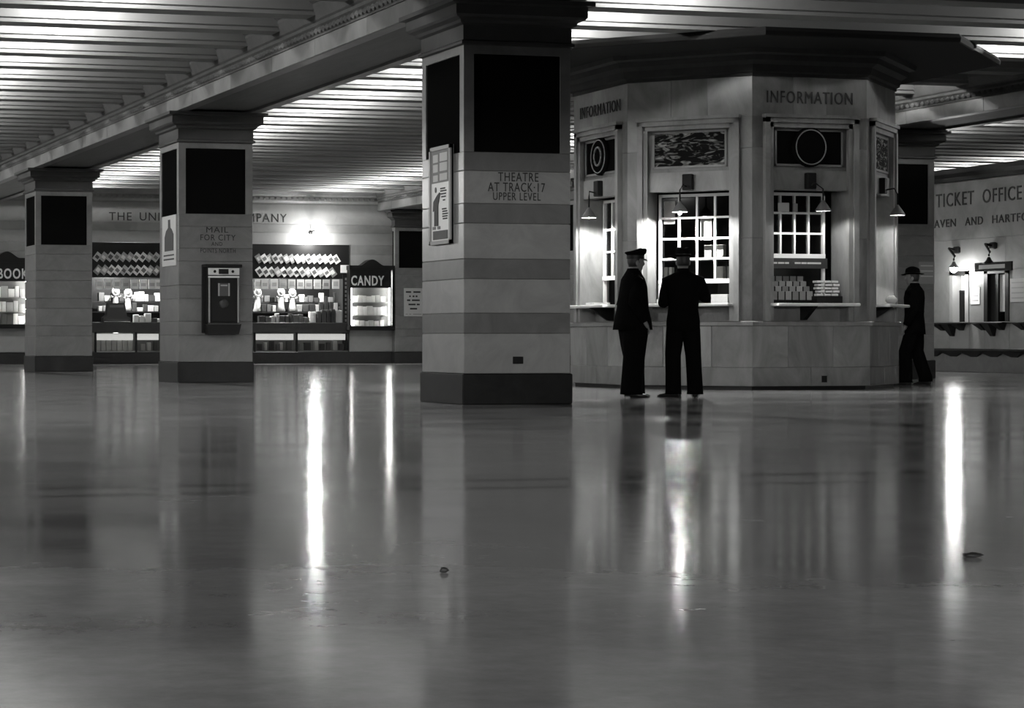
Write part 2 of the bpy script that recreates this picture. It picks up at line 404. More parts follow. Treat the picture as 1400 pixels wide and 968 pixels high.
slabs(.40, ZT0, cuts); slabs(ZT0, ZT1, cuts, (T1, T2)); slabs(ZT1, 2.75, [24, 28, 31.5, 35.2, 38.6, 42, 45.5, 50, 54, VW]); slabs(2.75, 3.97, [24, 29, 33, 37, 41, 45, 49.5, VW])
struct('baseboard_right', MB().bbox(UT - .04, UT + .06, 24, VW, 0, .40), mat('ticket_base', .10, .4, .2, 3))
pr = [(0, 3.97), (.05, 3.97), (.06, 4.05), (.16, 4.12), (.18, 4.22), (-.4, 4.22), (-.4, 3.97)]
struct('trim_4', MB().loft([[(UT - d, vv, z) for d, z in pr] for vv in (20, VW)]), M_CORN)
def ticket_text(s, x0, x1, yl, yr, h):
    a, b = on_u(x0, yl, UT), on_u(x1, yr, UT)
    lettering(s, (UT, (a.y + b.y) / 2, (a.z + b.z) / 2), (0, -1, 0), (-1, 0, 0), a.y - b.y, h, M_INK, tw, .008)
ticket_text('TICKET  OFFICE', 1280, 1397, 274.5, 263.5, .285)
for s_, x0_, x1_ in (('NEW', 1240, 1261), ('HAVEN', 1270, 1307), ('AND', 1320, 1344), ('HARTFORD', 1357, 1424)): ticket_text(s_, x0_, x1_, 306.5 - (x0_ - 1280) * .085, 306.5 - (x1_ - 1280) * .085, .165)

# ================================================================== COLUMNS
COLMESH = {}
def cm(key, mb): COLMESH[key] = mb.mesh(key)
h = W / 2
cm('base', MB().bbox(-h - .02, h + .02, -h - .02, h + .02, 0, .325, .01))
for i in range(len(CZS[:9]) - 1):
    cm('course%d' % i, MB().bbox(-h, h, -h, h, CZS[i] + .001, CZS[i + 1] - .001, .006))
up = MB().box(-h + .04, h - .04, -h + .04, h - .04, 2.667, 3.80)
for sx in (-1, 1):
    for sy in (-1, 1):
        x0, x1 = sorted((sx * h, sx * (h - .115))); y0, y1 = sorted((sy * h, sy * (h - .115)))
        up.box(x0, x1, y0, y1, 2.667, 3.79)
for sy in (-1, 1):
    y0, y1 = sorted((sy * h, sy * (h - .06)))
    up.box(-h + .115, h - .115, y0, y1, 3.70, 3.79); up.box(y0, y1, -h + .115, h - .115, 3.70, 3.79)
cm('upper_shaft', up)
cm('panel', MB().bbox(-h + .115, h - .115, -h + .015, -h + .05, 2.669, 3.70, .004))
capp = [(0, 3.79), (.035, 3.80), (.035, 3.83), (.01, 3.845), (.01, 4.00), (.05, 4.02), (.06, 4.05), (.12, 4.075), (.14, 4.10), (.14, 4.20), (.20, 4.215), (.20, 4.262)]
cm('capital', MB().loft([[(-h - d, -h - d, z), (h + d, -h - d, z), (h + d, h + d, z), (-h - d, h + d, z)] for d, z in capp]))
def column(u, v, label, group='square marble columns of the hall', plain=True):
    t = thing('marble_column', (u + h, v + h, 0), label, 'column', group)
    link('base', COLMESH['base'], M_BASE, t)
    for i in range(8): o = link('stone_course', COLMESH['course%d' % i].copy() if plain else COLMESH['course%d' % i], None, t); o.data.materials.clear(); o.data.materials.append(((M_PLAIN, M_PLAIN2) if plain else (M_LIGHT, M_DARK))[i % 2])
    link('upper_shaft', COLMESH['upper_shaft'], M_PLAIN, t)
    for q in range(4):
        p = link('sign_panel', COLMESH['panel'], M_PANEL, t); p.rotation_euler = (0, 0, q * math.pi / 2)
        if q == 0: p['label'] = 'black recessed panel'
    link('capital', COLMESH['capital'], M_CAP, t)
    return t
cA = column(UA, VA, 'nearest striped marble column, lettered THEATRE AT TRACK 17', plain=False)
cB = column(UA, VA + PV, 'marble column with the mailbox on it, lettered MAIL FOR CITY')
cC = column(UA, VA + 2 * PV, 'leftmost marble column, plain, just right of the book case')
cD = column(UD, VA + PV, 'dark marble column right of the information booth, next to the ticket office')
cF = column(UD, VA + 2 * PV, 'far marble column glimpsed in the gap between nearest column and booth')
cE = column(21.37, 57.75, 'marble pilaster on the back wall right of the candy case')
def col_text(c, v, s, x0, x1, y0, y1):
    a, b = on_v(x0, y1, v), on_v(x1, y0, v)
    lettering(s, ((a.x + b.x) / 2, v, (a.z + b.z) / 2), (1, 0, 0), (0, -1, 0), b.x - a.x, b.z - a.z, M_INK, c, .003)
col_text(cA, VA, 'THEATRE', 681, 736, 236.5, 247.5)
col_text(cA, VA, 'AT TRACK·17', 667, 745, 250.5, 261.5)
col_text(cA, VA, 'UPPER LEVEL', 674, 739, 264, 273.5)
VB = VA + PV
col_text(cB, VB, 'MAIL', 282, 312, 310.5, 317.8)
col_text(cB, VB, 'FOR CITY', 274, 322, 321, 328.5)
col_text(cB, VB, 'AND', 289, 304, 331, 336)
col_text(cB, VB, 'POINTS NORTH', 274, 322, 340, 345.5)
a, b = on_v(701, 497.5, VA), on_v(715, 487.5, VA)
v_ = MB().bbox(a.x, b.x, VA - .012, VA + .01, a.z, b.z, .003)
v_.build('vent_plate', M_BLACK, cA)

# --- mailbox on column B
a, b = on_v(277, 457, VB), on_v(325, 362, VB); mu, mz0, mz1 = (a.x + b.x) / 2, a.z, b.z; mw = (b.x - a.x) / 2
mbx = thing('mailbox', (mu, VB - .001, mz0), 'dark bronze mailbox with nickel trim hung on the MAIL column', 'mailbox')
mbx['_w'] = [mu, VB, mz0]; mbx.location = (mu, VB, mz0)
def mbp(name, x0, x1, d0, d1, z0, z1, m, bev=.006):
    return MB().bbox(mu + x0, mu + x1, VB - d1, VB - d0, mz0 + z0, mz0 + z1, bev).build(name, m, mbx)
H = mz1 - mz0
mbp('backplate', -mw - .02, mw + .02, 0, .03, .02, H, M_BLACK)
mbp('body', -mw + .03, mw - .03, .02, .20, .17, H - .05, M_BLACK)
MB().prism([(mu - mw, mz0 + .16), (mu + mw, mz0 + .16), (mu + mw - .04, mz0), (mu - mw + .04, mz0)], VB - .21, VB - .01).build('base_tray', M_BLACK, mbx)
mbp('cornice', -mw - .01, mw + .01, 0, .23, H - .05, H, M_IRON)
pl = mbp('slot_plate', -mw + .035, mw - .035, .20, .215, H - .17, H - .06, grey(.7, .35), .003)
MB().box(mu - .085, mu + .075, VB - .222, VB - .214, mz0 + H - .155, mz0 + H - .075).build('letter_slot', M_BLACK, pl)
for dx in (-.15, .145):
    q = MB(Matrix.Translation((mu + dx, VB - .215, mz0 + H - .115)) @ Matrix.Rotation(math.pi / 2, 4, 'X')); q.lathe([(.022, 0), (.022, .01)], seg=14); q.build('rivet', M_BLACK, pl)
mbp('top_rail', -mw + .035, mw - .035, .20, .218, H - .215, H - .185, grey(.8, .35), .004)
for s_ in (-1, 1): mbp('side_rail', min(s_ * (mw - .04), s_ * (mw - .065)), max(s_ * (mw - .04), s_ * (mw - .065)), .20, .215, .18, H - .2, grey(.3, .35), .004)
d = mbp('door', -mw + .085, mw - .085, .20, .212, .2, H - .235, M_IRON, .004)
MB().box(mu - .095, mu + .095, VB - .219, VB - .211, mz0 + H - .50, mz0 + H - .30).build('notice_frame', grey(.35), d)
MB().box(mu - .07, mu + .07, VB - .222, VB - .218, mz0 + H - .50, mz0 + H - .30).build('notice_card', grey(.06), d)
MB().box(mu - .055, mu + .055, VB - .225, VB - .221, mz0 + H - .345, mz0 + H - .325).build('card_heading', grey(.4), d)
q = MB(Matrix.Translation((mu, VB - .212, mz0 + H - .62)) @ Matrix.Rotation(math.pi / 2, 4, 'X')); q.lathe([(.075, 0), (.075, .006), (.05, .012), (.02, .014)], seg=20); q.build('eagle_medallion', mat('dull_bronze', .025, .5), d)
mbp('lower_rail', -mw + .03, mw - .03, .20, .222, .155, .172, mat('worn_nickel', .13, .35, metal=1), .003)

# --- framed poster on the left face of column A
def pu(x, y): return on_u(x, y, UA - .03)
a, b = pu(588, 338), pu(617, 330)           # bottom corners
pv0, pv1 = pu(617, 300).y, pu(588, 300).y; pz0 = (a.z + b.z) / 2; pz1 = pu(602, 200).z
po = thing('poster', (UA - .001, (pv0 + pv1) / 2, pz0), 'tall framed poster with a dark figure on the left face of the nearest column', 'poster')
po['_w'] = list(po.location)
MB().bbox(UA - .03, UA, pv0, pv1, pz0, pz1, .004).build('board', M_WHITE, po)
fr = MB()
for (v0, v1, z0, z1) in ((pv0, pv0 + .04, pz0, pz1), (pv1 - .04, pv1, pz0, pz1), (pv0, pv1, pz0, pz0 + .04), (pv0, pv1, pz1 - .04, pz1)): fr.box(UA - .045, UA - .005, v0, v1, z0, z1)
fr.build('frame', mat('poster_frame', .32, .5), po)
PH = pz1 - pz0; PWd = pv1 - pv0
def pbox(name, a0, a1, b0, b1, m, dep=.003):      # a: 0 left .. 1 right as seen, b: 0 bottom .. 1 top
    return MB().box(UA - .031 - dep, UA - .029, pv1 - PWd * a1, pv1 - PWd * a0, pz0 + PH * b0, pz0 + PH * b1).build(name, m, po)
pbox('heading_field', .09, .91, .63, .965, mat('poster_grey', .17, .6))
for i, (r0, r1) in enumerate(((.84, .93), (.74, .83), (.645, .72))):
    pbox('heading_word', .17, .40, r0, r1 - .01, mat('poster_pale', .5, .6), .006); pbox('heading_word', .48, .83, r0 + .005, r1, mat('poster_pale', .5, .6), .006)
rows = [(.56, .5, .72), (.535, .5, .78), (.505, .52, .76), (.475, .55, .75), (.44, .62, .72), (.35, .58, .78), (.325, .6, .82), (.30, .6, .85), (.275, .6, .83), (.25, .62, .82)]
for z, a0, a1 in rows: pbox('text_line', a0, a1, z, z + .014, M_INK, .004)
pbox('footer_block', .16, .84, .05, .14, mat('poster_dark', .06, .6), .004)
fig = MB(Matrix.Translation((UA - .034, pv1, pz0)) @ Matrix.Rotation(-math.pi / 2, 4, 'Z'))
P = [(.22, .19), (.40, .19), (.40, .40), (.50, .52), (.46, .53), (.34, .50), (.18, .44), (.16, .34), (.22, .36)]
fig.prism([(x * PWd, z * PH) for x, z in P], -.003, .003)
fig.build('figure', M_INK, po)
hd = MB(Matrix.Translation((UA - .034, pv1 - .28 * PWd, pz0 + .56 * PH)) @ Matrix.Rotation(math.pi / 2, 4, 'Y')); hd.lathe([(.03, -.002), (.03, .003)], seg=14, sy=.8); hd.build('figure_head', mat('poster_grey', .17, .6), po)
for x in (.20, .42):
    MB().box(UA - .037, UA - .030, pv1 - PWd * (x + .07), pv1 - PWd * (x - .05), pz0 + PH * .155, pz0 + PH * .185).build('figure_shoe', mat('poster_grey', .17, .6), po)

# --- bottle poster on the left face of column B
def qu(x, y): return on_u(x, y, UA - .01)
v0, v1 = qu(241, 320).y, qu(222.5, 320).y; z0, z1 = qu(232, 364).z, qu(232, 295).z
bp = thing('poster', (UA, (v0 + v1) / 2, z0), 'narrow poster of a dark bottle on the left face of the MAIL column', 'poster')
bp['_w'] = list(bp.location)
MB().bbox(UA - .02, UA, v0, v1, z0, z1, .003).build('board', mat('poster_pale', .5, .6), bp)
wd, hh = v1 - v0, z1 - z0
bt = MB(Matrix.Translation((UA - .02, v1, z0)) @ Matrix.Rotation(-math.pi / 2, 4, 'Z'))
bt.prism([(x * wd, z * hh) for x, z in ((.2, .30), (.85, .30), (.85, .62), (.72, .72), (.62, .76), (.60, .92), (.45, .92), (.45, .76), (.3, .70), (.2, .58))], -.004, .004)
bt.build('bottle_print', M_INK, bp)
for z in (.20, .12): MB().box(UA - .023, UA - .018, v0 + .12 * wd, v1 - .12 * wd, z0 + z * hh, z0 + (z + .03) * hh).build('text_line', M_INK, bp)
# notice on column D
a, b = on_v(1256, 388, VB), on_v(1277, 358, VB)
n_ = thing('notice', (a.x, VB, a.z), 'pale notice sheet on the dark column beside the ticket office', 'notice'); n_['_w'] = list(n_.location)
MB().box(a.x, b.x, VB - .012, VB, a.z, b.z).build('sheet', grey(.25), n_)
for i in range(3): MB().box(a.x + .03, b.x - .03, VB - .015, VB - .011, b.z - .08 - i * .09, b.z - .06 - i * .09).build('text_line', grey(.5), n_)

# ================================================================== INFORMATION BOOTH
S = 1.74; R2 = S / math.sqrt(2)
P2 = Vector((15.03, 26.79, 0))
pts = {2: P2, 3: P2 + Vector((S, 0, 0)), 1: P2 + Vector((-R2, R2, 0))}
pts[0] = pts[1] + Vector((0, S, 0)); pts[4] = pts[3] + Vector((R2, R2, 0)); pts[5] = pts[4] + Vector((0, S, 0))
pts[6] = pts[5] + Vector((-R2, R2, 0)); pts[7] = pts[6] + Vector((-S, 0, 0))
BC = Vector((P2.x + S / 2, P2.y + S * (1 + math.sqrt(2)) / 2, 0))
def octring(off, z, side=S):
    ap = side * (1 + math.sqrt(2)) / 2 + off; R = ap / math.cos(math.pi / 8)
    return [(BC.x + R * math.cos(a), BC.y + R * math.sin(a), z) for a in [math.pi / 8 + i * math.pi / 4 for i in range(8)]]
booth = thing('information_booth', (BC.x, BC.y, 0), 'octagonal marble information booth with barred windows and a heavy dark cornice', 'booth')
def face_m(i):
    a, b = pts[i], pts[(i + 1) % 8]; T = (b - a).normalized(); N = Vector((T.y, -T.x, 0))
    if N.dot(a - BC) < 0: N = -N
    M = Matrix(((T.x, N.x, 0, a.x), (T.y, N.y, 0, a.y), (0, 0, 1, 0), (0, 0, 0, 1)))
    return M, T, N
MB().loft([octring(-.02, 0), octring(-.02, .05)]).build('kick_recess', M_BASE, booth)
MB().loft([octring(.07, .865), octring(.085, .875), octring(.085, .92), octring(.06, .935)]).build('ledge', M_BOOTH, booth)
cp = [(-.1, 4.24), (.02, 4.25), (.02, 4.29), (.06, 4.31), (.08, 4.40), (.16, 4.45), (.18, 4.52), (.26, 4.54), (.28, 4.60), (.33, 4.63), (.34, 4.68), (-.1, 4.68)]
MB().loft([octring(d, z) for d, z in cp]).build('cornice', M_CORN, booth)
rail = MB()
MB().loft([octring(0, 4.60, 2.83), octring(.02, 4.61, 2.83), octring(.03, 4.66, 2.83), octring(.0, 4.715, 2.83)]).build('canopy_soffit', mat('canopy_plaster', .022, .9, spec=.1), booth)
OPN0, OPN1, OZ0, OZ1 = .29, 1.45, .93, 2.72
PIECE = {}
for i in range(8):
    M, T, N = face_m(i)
    front = i in (0, 1, 2, 3)
    def fb(name, x0, x1, d0, d1, z0, z1, m, parent=booth, bev=None):
        mb = MB(M); (mb.bbox(x0, x1, d0, d1, z0, z1, bev) if bev else mb.box(x0, x1, d0, d1, z0, z1))
        return mb.build(name, m, parent)
    # plinth slabs
    lo = [-.02, .86, S + .02]; hi = [-.02, .52, 1.2, S + .02]
    for x0, x1 in zip(lo[:-1], lo[1:]): fb('plinth_slab', x0 + .002, x1 - .002, -.18, .05, .05, .305, M_BOOTH, bev=.004)
    for j, (x0, x1) in enumerate(zip(hi[:-1], hi[1:])): fb('plinth_slab', x0 + .002, x1 - .002, -.18, .045, .307, .866, (M_BOOTH2, M_BOOTH)[(i + j) % 2], bev=.004)
    if not front:
        fb('rear_wall', 0, S, -.2, 0, .93, 4.26, M_BOOTH); fb('blackout_lining', .02, S - .02, -.215, -.2, .93, 4.2, M_BLACK); continue  # black lining added to keep the booth interior dark
    # piers of three blocks
    for x0, x1 in ((0, .19), (S - .19, S)):
        for j, (z0, z1) in enumerate(((.93, 2.06), (2.06, 3.28), (3.28, 3.72))):
            fb('pier_block', x0, x1, -.2, 0, z0 + .002, z1 - .002, (M_BOOTH2, M_BOOTH, M_BOOTH)[(j + i) % 3])
    for j, (x0, x1) in enumerate(((0, .62), (.62, 1.13), (1.13, S))):
        fb('frieze_slab', x0 + .001, x1 - .001, -.2, 0, 3.72, 4.26, (M_BOOTH, M_BOOTH2)[(i + j) % 2])
    # architrave
    ar = MB(M)
    for (x0, x1, dd) in ((.16, .235, .075), (.235, .30, .045)):
        ar.box(x0, x1, -.02, dd, .93, 3.70 - (x0 - .16)); ar.box(S - x1, S - x0, -.02, dd, .93, 3.70 - (x0 - .16)); ar.box(x0, S - x0, -.02, dd, 3.70 - (x1 - .16), 3.70 - (x0 - .16))
    ar.box(.15, S - .15, -.02, .10, 3.69, 3.735)
    ar.build('architrave', M_BOOTH2, booth)
    fb('tympanum', .29, S - .29, -.2, -.035, 2.98, 3.60, M_BOOTH)
    fb('lintel', .29, S - .29, -.2, -.012, 2.72, 2.985, M_BOOTH2)
    clock = i in (0, 2)
    rp = fb('relief_panel', .38, S - .38, -.06, -.025, 3.07, 3.52, M_PANEL if clock else M_RELIEF)
    fr = MB(M)
    for (x0, x1, z0, z1) in ((.35, .38, 3.04, 3.55), (S - .38, S - .35, 3.04, 3.55), (.35, S - .35, 3.04, 3.07), (.35, S - .35, 3.52, 3.55)): fr.box(x0, x1, -.05, -.015, z0, z1)
    fr.build('panel_moulding', M_BOOTH2, rp)
    if clock:
        Cm = M @ Matrix.Translation((S / 2, -.02, 3.30)) @ Matrix.Rotation(math.pi / 2, 4, 'X').inverted()
        c = MB(Cm); c.lathe([(.27, -.02), (.27, .03), (.255, .05), (.23, .05)], seg=32); c.build('clock_disc', M_PANEL, rp)
        ring = [(S / 2 + .225 * math.cos(q), .035, 3.30 + .235 * math.sin(q)) for q in [2 * math.pi * j / 40 for j in range(41)]]
        MB(M).tube(ring, .008, 8).build('clock_rim', grey(.3, .3), rp)
        if i == 0:
            ring = [(S / 2 + .11 * math.cos(q), .04, 3.30 + .13 * math.sin(q)) for q in [2 * math.pi * j / 24 for j in range(25)]]
            MB(M).tube(ring, .014, 8).build('emblem_ring', grey(.2, .3), rp)
    # reveals of the opening, apron and shelf
    for x0, x1 in ((.19, OPN0), (S - OPN0, S - .19)): fb('jamb', x0, x1, -.42, -.02, .93, 2.72, M_BOOTH2)
    fb('apron', OPN0, S - OPN0, -.40, -.20, .90, 1.13, M_BOOTH)
    fb('counter_shelf', .25, S - .25, -.42, .26, 1.135, 1.175, M_WHITE, bev=.008)
    br = MB(M); br.loft([[(S / 2 - .03, -.2, 1.135), (S / 2 + .03, -.2, 1.135), (S / 2 + .03, .16, 1.135), (S / 2 - .03, .16, 1.135)], [(S / 2 - .03, -.2, .95), (S / 2 + .03, -.2, .95), (S / 2 + .03, -.12, .95), (S / 2 - .03, -.12, .95)]])
    br.build('shelf_bracket', M_IRON, booth)
    # sash with muntins and panes
    x0, x1 = OPN0 + .06, S - OPN0 - .02
    if i == 2: x1 = S - OPN0 - .17
    zt = 2.70; rowsz = {0: [1.60, 1.95, 2.27, 2.66], 1: [1.52, 1.80, 2.08, 2.37, 2.66], 2: [1.86, 2.14, 2.42, 2.66], 3: [1.60, 1.95, 2.27, 2.66]}[i]
    sash = MB(M); y0, y1 = -.34, -.295
    sash.box(x0, x0 + .035, y0, y1, 1.175, zt); sash.box(x1 - .035, x1, y0, y1, 1.175, zt); sash.box(x0, x1, y0, y1, 2.66, zt)
    sash.box(x0, x1, y0, y1 + .01, rowsz[0] - .06, rowsz[0])
    nx = 4; cw = (x1 - x0 - .07) / nx
    for j in range(1, nx): sash.box(x0 + .035 + j * cw - .014, x0 + .035 + j * cw + .014, y0 + .005, y1, rowsz[0], 2.66)
    for z in rowsz[1:-1]: sash.box(x0, x1, y0 + .005, y1 - .002, z - .014, z + .014)
    so = sash.build('sash', M_WHITE, booth)
    for r in range(len(rowsz) - 1):
        for j in range(nx):
            MB(M).box(x0 + .035 + j * cw + .012, x0 + .035 + (j + 1) * cw - .012, y0 + .012, y0 + .016, rowsz[r] + .012, rowsz[r + 1] - .012).build('pane', M_GLASS, so)
    # header block that carries the lamp
    fb('lamp_block', S / 2 - .075, S / 2 + .065, -.02, .07, 2.73, 2.95, M_IRON, bev=.008)
    if i in (0, 2):
        lettering('INFORMATION', M @ Vector((S / 2, 0, 3.975)), T, N, 1.30, .165, M_INK, booth, .006)
MB().loft([octring(-.25, 4.18), octring(-.25, 4.24)]).build('inner_ceiling', M_BLACK, booth)  # black here too, so the inside of the booth stays dark
MB().loft([octring(-.45, .93), octring(-.45, .98)]).build('inner_desk', M_WOOD, booth)
M, T, N = face_m(2)
fb = None
MB(M).box(1.02, 1.10, .043, .055, .10, .19).build('vent_plate', M_BLACK, booth)
MB(M).box(.30, 1.30, -.30, -.27, 1.66, 1.80).build('sign_bar', mat('dark_sign', .03, .5), booth)
for x0, x1 in ((.37, .45), (.46, .53), (.545, .64), (.65, .71), (.80, .89), (.90, .98), (.99, 1.2)):
    MB(M).box(x0, x1, -.271, -.266, 1.72, 1.745).build('sign_word', grey(.45), booth)
# lamps on the booth (bracket arm, shade, bulb)
NAMES = {0: ('lit shaded lamp over the booth window nearest the big striped column', 130, M_BULB), 1: ('lit shaded lamp over the booth window the men stand before', 190, M_BULB),
         2: ('dim shaded lamp over the booth window below INFORMATION', 22, M_BULBW), 3: ('shaded lamp jutting from the right side of the booth', 28, M_BULBW)}
for i in range(4):
    M, T, N = face_m(i); lab, wt, bm_ = NAMES[i]
    base = M @ Vector((S / 2 - .02, .07, 2.78)); dd = {0: .17, 1: .24, 2: .22, 3: .22}[i]; xo = {0: .0, 1: -.05, 2: .07, 3: 0}[i]
    lt = thing('bracket_lamp', base, lab, 'lamp', 'lamps over the booth windows')
    c = M @ Vector((S / 2 + xo, dd, 2.42))
    MB().tube([base, base + N * (dd * .5) + Vector((0, 0, .02)), M @ Vector((S / 2 + xo, dd, 2.72)), c + Vector((0, 0, .11))], .011, 8).build('arm', M_IRON, lt)
    MB().lathe([(.015, .15), (.028, .13), (.040, .11), (.06, .085), (.10, .02), (.105, 0), (.098, 0), (.09, .02), (.055, .075), (.03, .085), (.001, .09)], c, 20).build('shade', mat('lamp_enamel', .13, .5), lt)
    MB().ball(c + Vector((0, 0, .012 if i != 1 else -.012)), .015 + .006 * (i == 1), .015 + .006 * (i == 1), .018 + .006 * (i == 1), 12, 8).build('bulb', bm_ if i != 1 else emis('bright_bulb', 130), lt)
    point_light('booth_lamp_light', c + Vector((0, 0, .022)), wt * (2.8 if wt > 100 else 3.4), .018)

# things on and behind the booth counters
def booth_item(i, name, x0, x1, d0, d1, z0, z1, m, label, cat, group=None):
    M, T, N = face_m(i); mb = MB(M); mb.bbox(x0, x1, d0, d1, z0, z1, min(.004, (z1 - z0) / 4)); return solo(name, mb, m, label, cat, group)
booth_item(0, 'paper_stack', .35, .62, -.28, -.02, 1.176, 1.215, M_PAPER, 'low white paper stack on the counter of the left booth window', 'paper')
booth_item(0, 'ledger', .85, 1.25, -.75, -.55, .981, 1.52, M_PAPER, 'pale upright ledger inside the left booth window', 'book')
booth_item(1, 'paper_stack', .40, .60, -.28, -.05, 1.176, 1.24, M_PAPER, 'white paper stack at the left end of the counter before the men', 'paper')
booth_item(1, 'paper_stack', 1.17, 1.40, -.28, -.02, 1.176, 1.30, M_PAPER, 'tall white paper stack at the right end of the counter before the men', 'paper')
booth_item(1, 'notice_card', .36, .52, -.50, -.49, 2.30, 2.62, M_PAPER, 'white card hung inside the upper left panes of the middle window', 'card')
booth_item(1, 'notice_card', .88, 1.04, -.50, -.49, 2.06, 2.38, M_CARD, 'pale card hung inside the third pane of the middle window', 'card')
for k, (x0, x1, z0) in enumerate(((.36, .41, 1.496), (.43, .47, 1.496), (.93, 1.03, 1.796), (1.08, 1.2, 1.796), (1.25, 1.36, 1.496), (1.1, 1.2, 1.496))):
    booth_item(1, 'rate_book', x0, x1, -.62, -.50, z0, z0 + .2, (M_CARD, M_PAPER)[k % 2], '%s rate book from the left on the shelves inside the middle window' % ORD[k], 'book', 'rate books inside the middle window')
sh = MB(face_m(1)[0]); sh.box(.30, 1.45, -.65, -.48, 1.47, 1.495); sh.box(.30, 1.45, -.65, -.48, 1.775, 1.795)
sh.box(.30, .32, -.65, -.48, .98, 1.795).box(1.43, 1.45, -.65, -.48, .98, 1.795)
solo('book_shelf', sh, M_WOOD, 'dark shelves inside the middle booth window', 'shelf')
for k, (x0, x1, z0, z1, g) in enumerate(((.36, .47, 2.436, 2.64, .8), (.55, .72, 2.436, 2.56, .6), (.78, .85, 2.436, 2.55, .3))):
    booth_item(2, 'notice_card', x0, x1, -.288, -.275, z0, z1, grey(g), ('bright card', 'grey card', 'small dark card')[k] + ' standing on the top sash rail of the INFORMATION window', 'card')
rk = MB(face_m(2)[0])
rkt = thing('timetable_rack', face_m(2)[0] @ Vector((S / 2, -.2, 1.176)), 'stepped rack of grey timetables behind the counter under INFORMATION', 'rack')
for r in range(4):
    MB(face_m(2)[0]).box(.33 + .02 * (3 - r), 1.02, -.26 + .0 - .05 * r, -.24 - .05 * r, 1.176, 1.34 + r * .07).build('rack_tier', M_IRON, rkt)
for r in range(4):
    n = 6
    for k in range(n):
        booth_item(2, 'timetable', .36 + .02 * (3 - r) + k * .108, .45 + .02 * (3 - r) + k * .108, -.235 - .05 * r, -.225 - .05 * r, 1.225 + r * .07, 1.345 + r * .07, grey(.16 + .05 * ((k + r) % 3)), '%s grey timetable from the left in the %s row of the booth rack' % (ORD[k], ('bottom', 'second lowest', 'third lowest', 'top')[r]), 'timetable', 'grey timetables in the rack')
for r in range(5):
    n = 3
    for k in range(n):
        booth_item(2, 'ticket_packet', 1.05 + k * .115 + (r % 2) * .02, 1.15 + k * .115 + (r % 2) * .02, -.235 + .01 * (4 - r), -.12, 1.28 + r * .045, 1.31 + r * .045, M_PAPER, '%s white packet from the left, %s layer of the pile under INFORMATION' % (ORD[k], ('bottom', 'second', 'middle', 'fourth', 'top')[r]), 'packet', 'white packets by the rack')
booth_item(2, 'packet_stand', 1.03, 1.42, -.26, -.08, 1.176, 1.278, M_IRON, 'low black stand under the white packets', 'stand')
M3 = face_m(3)[0]
ap_ = MB(M3); c = (S / 2 - .1, .16, 1.176)
ap_.ball((c[0], c[1], 1.176 + .06), .09, .08, .06); solo('paper_bag', ap_, M_PAPER, 'crumpled white parcel on the shelf at the right side of the booth', 'parcel')

# ================================================================== NEWSSTAND
DEP = 1.7
ns = thing('newsstand', ((NL + NR) / 2, VW, 0), 'recessed newsstand with magazine racks and lit counter cases in the back wall', 'newsstand')
V0 = VW
MB().box(NL, NR, VW + DEP, VW + DEP + .05, 0, ZO).build('rear_panel', M_BLACK, ns)
MB().box(NL - .05, NL, VW + .06, VW + DEP, 0, ZO).build('side_panel', M_WOOD, ns)
MB().box(NR, NR + .05, VW + .06, VW + DEP, 0, ZO).build('side_panel', M_WOOD, ns)
MB().box(NL, NR, VW + .06, VW + DEP, ZO, ZO + .05).build('head_panel', M_WOOD, ns)
def nz(y): return on_v(400, y, V0).z
def nx_(x): return on_v(x, 400, V0).x
MB().bbox(NL, NR, V0 - .02, V0 + .03, nz(381), ZO, .004).build('magazine_board', M_BLACK, ns)
MB().bbox(NL, NR, V0 - .08, V0 + .06, 0, nz(481), .01).build('kick_base', M_BASE, ns)
zc0, zc1 = nz(455), nz(441)
MB().bbox(NL, NR, V0 - .10, V0 + .75, zc0, zc1, .01).build('counter', M_WOOD, ns)
# counter cases
edges = [70, 100, 130.5, 186, 221, 290, 348, 405.5, 476.5]
zk0, zk1 = nz(481), nz(455)
for k, (xa, xb) in enumerate(zip(edges[:-1], edges[1:])):
    ua, ub = nx_(xa), nx_(xb)
    MB().box(ua - .025, ua + .025, V0 - .03, V0 + .03, zk0, zk1).build('case_mullion', M_BLACK, ns)
    MB().box(ua + .025, ub - .025, V0 - .012, V0 - .008, zk0 + .01, zk1 - .01).build('case_pane', M_GLASS, ns)
    MB().box(ua, ub, V0 + .55, V0 + .58, zk0, zk1).build('case_back', grey(.25) if k != 2 else M_WHITE, ns)
    MB().box(ua, ub, V0 - .01, V0 + .58, zk0, zk0 + .03).build('case_floor', M_WHITE if k in (2,) else grey(.3), ns)
    if k in (2, 3, 6, 7):
        lt = MB().box(ua + .06, ub - .06, V0 + .10, V0 + .16, zk1 - .20, zk1 - .03); lt.build('case_lamp', M_TUBE, ns)
MB().box(NR - .025, NR + .0, V0 - .03, V0 + .03, zk0, zk1).build('case_mullion', M_BLACK, ns)
for xx, n in ((160, 1), (133, 0)):
    pass
